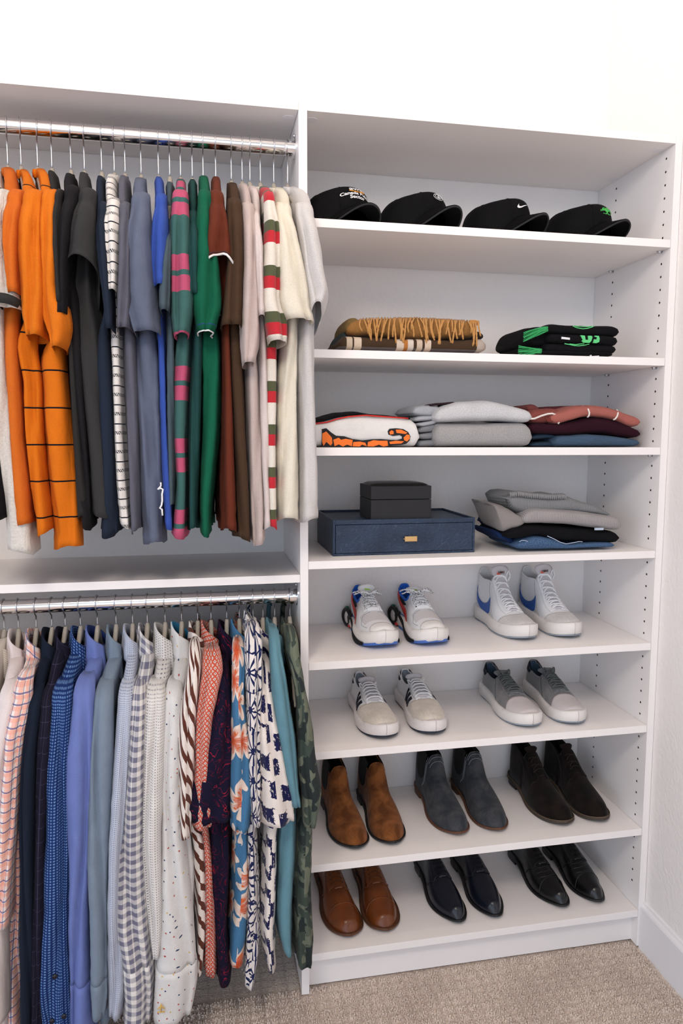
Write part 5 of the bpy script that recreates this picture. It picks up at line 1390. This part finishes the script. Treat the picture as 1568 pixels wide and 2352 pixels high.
# --- grey low sneakers
def greylow(toe, dx, side, label):
    H_ = [(0, .086), (.03, .094), (.08, .091), (.16, .078), (.28, .074), (.38, .082), (.46, .080), (.56, .071), (.66, .061), (.76, .053), (.86, .046), (.93, .039), (.97, .032), (1, .024)]
    sh = Shoe('low_sneaker', label, 'grey low sneakers', toe, dx, .292, ZS[6], side, ROUND_L, ROUND_M, H_, [(0, .026), (1, .024)], SN_N, SN_T, .36)
    gm = bpy.data.materials.get('grey nubuck') or suede('grey nubuck', (134, 130, 130), (112, 112, 114))
    tm = bpy.data.materials.get('pale toe leather') or leather('pale toe leather', (208, 200, 200))
    ln = bpy.data.materials.get('slate lining') or plain('slate lining', C(64, 84, 104), rough=.9, noise_amt=.2)
    sh.upper(pad([gm, tm], ln), None)
    toe_patch(sh, 'toe_panel', tm, .775, .70)
    sh.insole(ln, .024); sh.collar(gm, .0026)
    sp = lambda b: (lambda t: b+.006*max(0, 1-t/.5)+sh.spring(t)); s0 = lambda b: (lambda t: b+sh.spring(t))
    so = sh.slab('sole', [(-.002, s0(.002)), (.004, s0(.005)), (.0055, sp(.018)), (.0045, sp(.029)), (.001, sp(.032)), (-.004, sp(.032))], M_wsole)
    sh.slab('outsole', [(-.003, s0(0.0)), (.002, s0(.0005)), (.0025, s0(.003)), (-.004, s0(.0035))], M_glin, parent=so)
    nv = bpy.data.materials.get('navy suede'); lg = bpy.data.materials.get('grey green lace') or plain('grey green lace', C(96, 102, 102), rough=.9, noise_amt=.15, nscale=700)
    for x in (-1, 1):
        sh.patch('heel_tab', [(.006, .64), (.05, .62), (.13, .66)], [(.006, .985), (.06, .97), (.16, .90)], nv, .0015, side=x)
        sh.line('stitching', [(.36, .9), (.42, .6), (.50, .35), (.56, .02)], M_dlin, .0004, .0005, side=x)
        sh.patch('eyestay', [(.38, x*.17), (.50, x*.17), (.60, x*.15), (.685, x*.05)], [(.38, x*.36), (.50, x*.36), (.60, x*.36), (.69, x*.30)], gm, .0016, th=.0014)
    sh.tongue(gm, .36, .66, .18, .016)
    sh.lace_bars(lg, .40, .655, 8, .27, .0034, .004, cross=False, eyelet=M_dlin)
    rnd = random.Random(int(toe[0]*99))
    for k in range(7):
        t = .41+k*.035; x = 1 if k % 2 else -1
        MB().tube([sh.surf(t, x*.26, .003), sh.surf(t+.008, x*.10, .009), sh.surf(t+.022, -x*.06, .011), sh.surf(t+.034, -x*.24, .004)], .0036, 7, flat=.5).build('lace', lg, sh.o, True)
    for x in (-.4, .9):
        MB().tube([sh.surf(.42, x*.05, .008), sh.surf(.405, x*.10, .016), sh.surf(.38, x*.16, .020), sh.surf(.375, x*.24, .014), sh.surf(.40, x*.2, .008)], .0036, 7, flat=.5).build('lace', lg, sh.o, True)
    return sh
greylow((.618, .034), -.006, 1, 'left shoe of the grey low sneakers with white soles')
greylow((.745, .030), .006, -1, 'right shoe of the grey low sneakers with white soles')

# --- white high-tops with a blue tick
def hightop(toe, dx, side, label):
    H_ = [(0, .135), (.03, .150), (.10, .148), (.20, .142), (.33, .145), (.40, .140), (.46, .118), (.53, .094), (.60, .078), (.68, .066), (.76, .058), (.86, .050), (.93, .043), (.97, .037), (1, .03)]
    sh = Shoe('high_top_sneaker', label, 'white high-top sneakers', toe, dx, .285, ZS[5], side, ROUND_L, ROUND_M, H_, [(0, .03), (1, .03)], [(0, 4), (.38, 4.2), (.5, 3.0), (.7, 2.5), (1, 2.3)], [(0, .16), (.38, .20), (.5, .16), (.6, .08), (1, .05)], .38)
    sg = bpy.data.materials.get('grey white suede') or suede('grey white suede', (212, 208, 206), (200, 196, 194))
    sh.upper(pad([M_wl, sg], M_wl), None)
    toe_patch(sh, 'toe_panel', sg, .70, .765)
    sh.insole(M_wl, .03); sh.collar(M_wl, .0030)
    s0 = lambda b: (lambda t: b+sh.spring(t)); s1 = lambda b: (lambda t: b+.008*max(0, 1-t/.35)+sh.spring(t))
    so = sh.slab('sole', [(-.001, s0(.003)), (.004, s0(.006)), (.005, s0(.020)), (.0045, s1(.034)), (.001, s1(.036)), (-.004, s1(.036))], M_wsole)
    sh.slab('outsole', [(-.003, s0(0.0)), (.002, s0(.0005)), (.0025, s0(.003)), (-.004, s0(.0035))], M_glin, parent=so)
    bl = bpy.data.materials.get('blue leather') or leather('blue leather', (18, 82, 168))
    for x in (-1, 1):
        sh.patch('tick_emblem', [(.02, .60), (.06, .48), (.13, .34), (.22, .26), (.31, .27), (.38, .36), (.42, .52)], [(.02, .60), (.05, .40), (.12, .20), (.24, .07), (.36, .04), (.425, .16), (.42, .52)], bl, .0014, n=28, side=x)
        sh.patch('eyestay', [(.385, x*.26), (.44, x*.22), (.52, x*.20), (.66, x*.16), (.72, x*.06)], [(.385, x*.46), (.44, x*.42), (.52, x*.40), (.66, x*.42), (.735, x*.36)], M_wl, .0018, th=.0018)
        sh.line('stitching', [(.34, .9), (.38, .6), (.46, .35), (.60, .08)], M_glin, .0004, .0006, side=x)
    sh.tongue(M_tong, .40, .71, .20, .034, .002, wtop=.027)
    # tongue label with the red tick and black letters
    tl = sh.surf(.40, 0, .0)+Vector((0, -.0028, .016))
    rd = bpy.data.materials.get('red orange print') or plain('red orange print', C(226, 74, 34), rough=.7)
    up, lo = swoosh_pts(.017); vs, fs = strip(up, lo)
    lift = Vector((0, -.0016, 0))
    def TP(u, v): return tl+Vector((u, -.0016-.002*(1-(u/.02)**2), v))
    v2, f2 = subdiv_map(vs, fs, lambda u, v: TP(u-.001, v-.001)); mesh('tick_print', v2, f2, rd, sh.o)
    vs, fs = text_polys('NIKE', .0085, .0003); v2, f2 = subdiv_map(vs, fs, lambda u, v: TP(u+.001, v-.003)-Vector((0, .0006, 0))); mesh('lettering', v2, f2, M_dlin, sh.o)
    sh.lace_bars(M_wlace, .40, .70, 8, (.27, .20), .0034, .0050, cross=True, eyelet=M_dlin)
    for k in range(3):
        pts = [sh.surf(.39+.01*k, .22, .004), sh.surf(.385, .34, .012)+Vector((.004, 0, .012)), sh.surf(.385, .42, .010)+Vector((.008, -.002, .006-.006*k)), sh.surf(.42, .36, .006)]
        MB().tube(pts, .0028, 7, flat=.6).build('lace', M_wlace, sh.o, True)
    return sh
hightop((.618, .072), -.016, 1, 'left shoe of the white high-top sneakers with a blue tick')
hightop((.748, .070), -.010, -1, 'right shoe of the white high-top sneakers with a blue tick')

# --- chunky running shoes
def chunky(toe, dx, side, label, tongue_up):
    H_ = [(0, .098), (.03, .112), (.08, .112), (.18, .096), (.30, .092), (.38, .104), (.46, .098), (.55, .088), (.65, .076), (.75, .067), (.84, .059), (.91, .051), (.96, .043), (1, .033)]
    sh = Shoe('running_shoe', label, 'chunky white running shoes', toe, dx, .278, ZS[5], side, ROUND_L, ROUND_M, H_, [(0, .038), (1, .028)], SN_N, [(0, .30), (.35, .26), (.5, .12), (1, .04)], .37, spring=.016, wscale=1.02)
    bl = bpy.data.materials.get('bright blue mesh') or plain('bright blue mesh', C(28, 96, 200), rough=.8, noise_amt=.1, nscale=500)
    rd = bpy.data.materials.get('red rubber') or plain('red rubber', C(206, 58, 50), rough=.5, bump=.4, bscale=900)
    gn = bpy.data.materials.get('dark green rubber') or plain('dark green rubber', C(16, 92, 72), rough=.5)
    ms = bpy.data.materials.get('pale ribbed mesh')
    if not ms:
        g = G('pale ribbed mesh'); sp = g.n('ShaderNodeSeparateXYZ'); g.put(sp.inputs[0], g.obj())
        m_ = g.band(g.m('ADD', sp.outputs[0], g.m('MULTIPLY', sp.outputs[1], .8)), .0032, 0.0, 0.0, .4)
        g.put(g.b.inputs['Base Color'], g.mix(m_, C(226, 222, 222), C(176, 172, 174))); g.b.inputs['Roughness'].default_value = .8; ms = g.mat
    sh.upper(pad([M_wl, ms, bl], bl), lambda t, q: 2 if t < .13 and abs(q) < .62 else (1 if (.62 < t < .78 and abs(q) < .62) or (.2 < t < .44 and .62 < abs(q) < .85) else 0))
    sh.insole(bl, .04); sh.collar(bl, .0042)
    s0 = lambda b: (lambda t: b+sh.spring(t))
    so = sh.slab('sole', [(-.004, s0(.003)), (.002, s0(.006)), (.005, s0(.014)), (.006, s0(.026)), (.004, s0(.036)), (-.003, s0(.037))], M_wsole, .20, 1.0)
    blu = bpy.data.materials.get('periwinkle rubber') or plain('periwinkle rubber', C(70, 110, 190), rough=.5)
    sh.slab('outsole', [(-.004, s0(0)), (.003, s0(.0008)), (.0042, s0(.007)), (-.003, s0(.0075))], blu, .26, .97, parent=so)
    sh.slab('heel_sole', [(-.010, .002), (.001, .006), (.006, .020), (.007, .032), (.003, .044), (-.003, .045)], M_dsole, 0.0, .24, parent=so)
    # ringed heel cushion on each side
    for x in (-1, 1):
        c = Vector((x*(.038), -.030, .028)); ring = [c+Vector((x*.004*math.cos(a), .026*math.cos(a), .021*math.sin(a))) for a in [2*PI*k/24 for k in range(24)]]
        MB().tube(ring, .0060, 8, closed=True).build('heel_ring', M_dsole, sh.o, True)
        MB().tube([c+Vector((-x*.006, 0, 0)), c+Vector((x*.002, 0, 0)), c+Vector((x*.005, 0, 0))], [.0185, .018, .012], 20).build('heel_disc', M_wsole, sh.o, True)
        ring = [c+Vector((-x*.002, .031*math.cos(a)+.003, .026*math.sin(a)+.001)) for a in [PI*(-.45+1.0*k/14) for k in range(15)]]
        MB().tube(ring, .0038, 8).build('heel_accent', gn, sh.o, True)
        MB().box(c.x-.004, c.x+.004, c.y-.034, c.y-.024, .006, .013, .001).build('sole_accent', rd, sh.o)
        sh.patch('side_band', [(.05, .66), (.14, .56), (.26, .36), (.36, .16), (.46, .02)], [(.05, .80), (.16, .72), (.30, .54), (.42, .32), (.52, .04)], rd, .0018, side=x, n=22)
        sh.patch('black_overlay', [(.16, .70), (.26, .60), (.36, .56)], [(.16, .86), (.26, .78), (.36, .60)], M_dlin, .0022, side=x)
        # black wave running down to the sole at the forefoot
        P = []; A = []; B = []
        for k in range(13):
            u = k/12; t = lerp(.28, .86, u); w_ = sh.w(t, x)+.0068
            zt_ = lerp(.046, .010, u**.8)+sh.spring(t); A.append(Vector((x*w_, -t*sh.L, zt_))); B.append(Vector((x*(w_-.0006), -t*sh.L, zt_-lerp(.010, .016, math.sin(u*PI))+0.0)))
            B[-1].z = max(B[-1].z, .003+sh.spring(t))
        o = loft('black_wave', [[a, b] for a, b in zip(A, B)], M_dlin, sh.o, closed=False); md = o.modifiers.new('s', 'SOLIDIFY'); md.thickness = .003; md.offset = 0
        sh.patch('eyestay', [(.40, x*.20), (.50, x*.20), (.62, x*.14)], [(.40, x*.42), (.50, x*.40), (.63, x*.34)], M_wl, .0022, th=.002)
        sh.line('stitching', [(.64, x*.10), (.66, x*.5), (.74, x*.72), (.84, x*.66)], M_glin, .0005, .0006)
    sh.patch('toe_bumper', [(.90, -.8), (.86, -.4), (.85, 0), (.86, .4), (.90, .8)], [(.99, -.8), (.99, -.4), (.99, 0), (.99, .4), (.99, .8)], M_wsole, .0014, m=8)
    for i, (a, b, m_) in enumerate(((.42, .455, bl), (.475, .50, bl), (.52, .555, M_dlin), (.58, .61, M_dlin))):
        sh.patch('tongue_band', [(a, -.17), (a, 0), (a, .17)], [(b, -.17), (b, 0), (b, .17)], m_, .0040, th=.002)
    sh.tongue(M_wl, .38, .62, .19, tongue_up, .006, th=.008, wtop=.024)
    # leaping-cat print on the tongue top, as a small green streak shape
    c = sh.surf(.38, 0, 0)+Vector((0, .001, tongue_up*.62)); gr = bpy.data.materials.get('lime print') or plain('lime print', C(160, 214, 70), rough=.7)
    pts = [(-.009, .003), (-.005, .0035), (-.001, .002), (.003, .0025), (.006, -.0005), (.010, -.004), (.005, -.002), (.002, -.001), (-.003, -.001), (-.006, -.001), (-.009, .001)]
    vs, fs = poly_tris(pts); mesh('cat_print', [c+Vector((v.x, -.0052, v.y)) for v in vs], fs, gr, sh.o)
    fl = bpy.data.materials.get('flecked lace')
    if not fl:
        g = G('flecked lace'); o = g.obj(); m_ = g.m('GREATER_THAN', g.noise(o, 300.0, 1.0), .60)
        g.put(g.b.inputs['Base Color'], g.mix(m_, C(228, 228, 230), C(24, 24, 26))); g.b.inputs['Roughness'].default_value = .8; fl = g.mat
    sh.lace_bars(fl, .415, .60, 5, .26, .0036, .005, cross=True, wob=.004)
    rnd = random.Random(int(toe[0]*50))
    for k in range(7):
        a0 = rnd.uniform(-.6, .6); ln = rnd.uniform(.026, .05); sx = 1 if k > 1 else -1
        p = sh.surf(.42, 0, .010); pts = [p+Vector((sx*ln*u, -.004-.010*math.sin(u*4+a0), .008*math.sin(u*PI)+.010*a0*u+rnd.uniform(-.001, .001))) for u in [j/10 for j in range(11)]]
        MB().tube(pts, [.0034*(1+.2*math.sin(j*2.2))*(1-.45*j/10) for j in range(11)], 7).build('lace', fl, sh.o, True)
    return sh
chunky((.224, .062), -.012, 1, 'left shoe of the chunky white, red, black and blue running shoes', .030)
chunky((.360, .060), -.012, -1, 'right shoe of the chunky white, red, black and blue running shoes', .018)

# --- leather footwear with thin soles and heels
def base_z(t): return interp([(0, .024), (.27, .021), (.45, .010), (.60, .0055), (1, .0055)], t)
def dress_sole(sh, mat, welt=.0035, th=.005, heelmat=None, edge=None):
    sp = lambda b: (lambda t: base_z(t)+b+sh.spring(t))
    so = sh.slab('sole', [(welt-.002, sp(-.0055)), (welt, sp(-.0045)), (welt, sp(-.001)), (welt-.001, sp(th-.005)), (-.004, sp(th-.005))], mat)
    sh.slab('heel', [(-.001, 0.0), (.001, .001), (.0005, .014), (.001, .0225)], heelmat or mat, 0.0, .25, parent=so)
    if edge:
        n = 60; pts = [p+Vector((0, 0, .0003)) for p in sh.sole_ring(welt-.0012, sp(th-.0045), 0.0, 1.0)]
        MB().tube(pts, .0007, 5, closed=True).build('welt_stitching', edge, so, True)
BT_N = [(0, 3.4), (.35, 3.6), (.5, 2.8), (.7, 2.4), (1, 2.2)]
def chelsea(toe, dx, side, label, grp, up, lining, sole, gore, stitch=False, ht=.150):
    H_ = [(0, ht*.94), (.03, ht), (.12, ht*1.02), (.25, ht*1.0), (.36, ht*.985), (.405, ht*.93), (.44, ht*.80), (.48, ht*.68), (.54, ht*.575), (.62, ht*.485), (.70, ht*.415), (.78, ht*.355), (.86, ht*.30), (.92, ht*.255), (.97, ht*.20), (1, ht*.13)]
    sh = Shoe('chelsea_boot', label, grp, toe, dx, .292, ZS[7], side, ALM_L, ALM_M, H_, [(0, .020), (.27, .018), (.45, .008), (.6, .003), (1, .003)], BT_N, [(0, .02), (.3, .04), (.38, .10), (.5, .20), (.6, .10), (1, .03)], .385, cat='boot', wscale=1.0, inset=.0015)
    sh.upper(pad([up], lining), thick=.0025)
    sh.collar(up, .0018); dress_sole(sh, sole, .0030)
    for x in (-1, 1):
        sh.patch('elastic_gore', [(.135, .93), (.135, .75), (.15, .50), (.20, .36), (.24, .35)], [(.345, .93), (.345, .75), (.335, .50), (.29, .37), (.25, .35)], gore, .0010, side=x, n=20)
        if stitch:
            for d_, mt in ((0, stitch), (.018, stitch)):
                sh.line('stitching', [(.365+d_, .92), (.365+d_, .60), (.35+d_, .40), (.30, .22)], mt, .0005, .0004, side=x)
    if stitch:
        for t in (.405, .425): sh.line('stitching', [(t, -.42), (t, 0), (t, .42)], stitch, .0005, .0005)
        sh.line('stitching', [(.388, -.5), (.388, 0), (.388, .5)], stitch, .0005, .0008)
    MB().tube([sh.surf(.02, 0, .001)+Vector((0, .004, -.004)), sh.surf(.02, 0, .001)+Vector((0, .007, .012)), sh.surf(.05, 0, .001)+Vector((0, 0, .012)), sh.surf(.05, 0, -.001)], .0028, 6, flat=.6).build('pull_tab', gore, sh.o, True)
    return sh
M_tanS = suede('tan suede', (142, 88, 48), (92, 54, 28)); M_gryS = suede('grey suede', (76, 77, 80), (50, 54, 60))
M_brnS = suede('dark brown suede', (36, 27, 23), (19, 15, 14)); M_gore = plain('black elastic', C(12, 12, 14), rough=.95, bump=.5, bscale=1200)
M_bls = plain('black sole', C(22, 22, 24), rough=.45); M_brs = plain('brown stacked sole', C(96, 62, 44), rough=.6, noise_amt=.2, nscale=60)
M_stitch = plain('pale stitching', C(150, 156, 160), rough=.8)
chelsea((.152, .040), -.026, 1, 'left boot of the tan suede pair with black elastic sides', 'tan suede ankle boots', M_tanS, M_dlin, M_bls, M_gore)
chelsea((.250, .042), -.014, -1, 'right boot of the tan suede pair with black elastic sides', 'tan suede ankle boots', M_tanS, M_dlin, M_bls, M_gore)
chelsea((.433, .052), -.018, 1, 'left boot of the grey suede pair with pale stitching', 'grey suede ankle boots', M_gryS, M_dlin, M_brs, M_gore, M_stitch, .154)
chelsea((.545, .050), -.016, -1, 'right boot of the grey suede pair with pale stitching', 'grey suede ankle boots', M_gryS, M_dlin, M_brs, M_gore, M_stitch, .154)

def chukka(toe, dx, side, label):
    ht = .150
    H_ = [(0, ht*.92), (.03, ht*.98), (.12, ht*1.0), (.22, ht*.96), (.33, ht*.86), (.40, ht*.78), (.47, ht*.66), (.54, ht*.56), (.62, ht*.48), (.70, ht*.425), (.78, ht*.38), (.86, ht*.335), (.92, ht*.29), (.97, ht*.23), (1, ht*.15)]
    sh = Shoe('chukka_boot', label, 'dark brown suede lace-up boots', toe, dx, .292, ZS[7], side, ROUND_L, ROUND_M, H_, [(0, .024), (.27, .022), (.45, .012), (.6, .007), (1, .007)], BT_N, [(0, .05), (.3, .08), (.38, .12), (.5, .16), (.6, .10), (1, .04)], .34, cat='boot', wscale=.98, inset=.0025)
    sh.upper(pad([M_brnS], M_dlin), thick=.0025); sh.collar(M_brnS, .0024)
    so_m = bpy.data.materials.get('worn dark sole') or plain('worn dark sole', C(66, 56, 48), rough=.7, noise_amt=.3, nscale=50)
    dress_sole(sh, so_m, .0055, .008, M_bls, M_stitch if False else bpy.data.materials.get('brown stitching') or plain('brown stitching', C(120, 100, 80), rough=.8))
    lc = bpy.data.materials.get('dark brown lace') or plain('dark brown lace', C(52, 42, 38), rough=.8)
    for x in (-1, 1):
        sh.patch('quarter_flap', [(.345, x*.14), (.44, x*.14), (.53, x*.12), (.575, x*.13)], [(.345, x*.44), (.44, x*.44), (.53, x*.42), (.585, x*.34)], M_brnS, .0022, th=.0020)
        sh.line('seam', [(.58, x*.34), (.56, x*.46), (.56, x*.62), (.545, x*.90)], lc, .0006, .0010)
        sh.line('seam', [(.22, .80), (.34, .72), (.40, .50), (.42, .25)], lc, .0006, .0008, side=x)
        for t in (.40, .45, .50):
            p = sh.surf(t, x*.24, .0038); MB().tube([p, p+Vector((x*.0003, 0, .0005))], .0015, 8).build('eyelet', M_dlin, sh.o, True)
    sh.lace_bars(lc, .40, .51, 3, .24, .0012, .005, cross=True)
    sh.tongue(M_brnS, .35, .55, .14, .018, .004, wtop=.02, th=.003)
    return sh
chukka((.733, .047), -.020, 1, 'left boot of the dark brown suede lace-up pair')
chukka((.842, .045), -.016, -1, 'right boot of the dark brown suede lace-up pair')

def lowdress(name, toe, dx, side, label, grp, up, sole, welt, kind, edge=None, outs=(SLIM_L, SLIM_M), lacecol=None, L=.295):
    ht = .082
    H_ = [(0, .078), (.03, .084), (.10, .080), (.20, .068), (.30, .072), (.36, .084), (.44, .080), (.52, .070), (.60, .061), (.68, .054), (.76, .047), (.84, .0415), (.90, .037), (.95, .031), (.98, .025), (1, .016)]
    sh = Shoe(name, label, grp, toe, dx, L, ZS[8], side, outs[0], outs[1], H_, [(0, .020), (.27, .018), (.45, .008), (.6, .003), (1, .003)], BT_N, [(0, .25), (.35, .22), (.45, .12), (.6, .06), (1, .03)], .345, wscale=.98, inset=.003 if kind == 'brogue' else .0022)
    sh.upper(pad([up], M_dlin), thick=.0022); sh.insole(M_dlin, .028); sh.collar(up, .0018); dress_sole(sh, sole, welt, .0055 if kind == 'brogue' else .005, M_bls, edge)
    lc = lacecol or M_dlin
    for x in (-1, 1):
        # facings that meet over the tongue and sweep down to the sole
        sh.patch('facing', [(.355, x*.10), (.44, x*.09), (.53, x*.07), (.575, x*.10)], [(.355, x*.46), (.44, x*.46), (.53, x*.46), (.60, x*.40)], up, .0018, th=.0018)
        sh.line('seam', [(.575, x*.10), (.605, x*.24), (.60, x*.42), (.56, x*.60), (.50, x*.92)], up, .0010, .0016)
        for k in range(5):
            t = .38+.042*k; p = sh.surf(t, x*.20, .0036); MB().tube([p, p+Vector((x*.0003, 0, .0005))], .0013, 8).build('eyelet', M_dlin, sh.o, True)
    sh.lace_bars(lc, .38, .55, 5, .20, .0014, .0045, cross=False)
    sh.tongue(up, .35, .60, .12, .010, .003, wtop=.018, th=.003)
    if kind in ('brogue', 'oxford'):
        P = [(.775, -.95), (.755, -.6), (.745, -.3), (.742, 0), (.745, .3), (.755, .6), (.775, .95)]
        sh.line('toe_cap_seam', P, up, .0010, .0004)
        if kind == 'brogue':
            pr = bpy.data.materials.get('dark perforation') or plain('dark perforation', C(52, 26, 12), rough=.8)
            for k in range(25):
                q = -.9+1.8*k/24; t = interp([(-1, .765), (-.3, .735), (0, .732), (.3, .735), (1, .765)], q)
                p = sh.surf(t, q, .0002); n_ = (sh.surf(t, q, .002)-p).normalized(); MB().tube([p, p+n_*.0006], .0010, 7).build('perforation', pr, sh.o, True)
            for x in (-1, 1):
                for k in range(9):
                    t, q = lerp(.40, .585, k/8), x*(.50-.04*(k/8)); p = sh.surf(t, q, .0020); MB().tube([p, p+Vector((x*.0008, 0, .0005))], .0010, 7).build('perforation', pr, sh.o, True)
        if kind == 'oxford':
            for k in range(3): sh.line('crease', [(.60+.05*k, -.5), (.63+.05*k, -.1), (.61+.05*k, .4)], up, .0012, -.0001)
    return sh
M_cog = leather('cognac leather', (112, 58, 24), rough=.30, na=.5, coat=.25, detail=4.0); M_nvl = leather('navy leather', (15, 20, 33), rough=.28, coat=.35, bump=.05)
M_bkl = leather('black leather', (9, 10, 12), rough=.30, coat=.35, bump=.05)
M_brsole = plain('brown leather sole', C(92, 54, 32), rough=.5, noise_amt=.25, nscale=70); M_lcb = plain('brown lace', C(66, 42, 28), rough=.8)
lowdress('brogue', (.133, .038), -.022, 1, 'left shoe of the cognac brown leather pair with punched toe caps', 'cognac leather lace-up shoes', M_cog, M_brsole, .0055, 'brogue', M_lcb, (ROUND_L, ROUND_M), M_lcb)
lowdress('brogue', (.232, .040), -.006, -1, 'right shoe of the cognac brown leather pair with punched toe caps', 'cognac leather lace-up shoes', M_cog, M_brsole, .0055, 'brogue', M_lcb, (ROUND_L, ROUND_M), M_lcb)
lowdress('derby_shoe', (.430, .034), -.020, 1, 'left shoe of the plain navy leather lace-up pair, middle of the bottom shelf', 'navy leather lace-up shoes', M_nvl, M_bls, .0042, 'derby')
lowdress('derby_shoe', (.536, .036), -.010, -1, 'right shoe of the plain navy leather lace-up pair, middle of the bottom shelf', 'navy leather lace-up shoes', M_nvl, M_bls, .0042, 'derby')
lowdress('oxford_shoe', (.735, .040), -.022, 1, 'left shoe of the black leather lace-up pair, right end of the bottom shelf', 'black leather lace-up shoes', M_bkl, M_bls, .0038, 'oxford')
lowdress('oxford_shoe', (.842, .040), -.012, -1, 'right shoe of the black leather lace-up pair, right end of the bottom shelf', 'black leather lace-up shoes', M_bkl, M_bls, .0038, 'oxford')
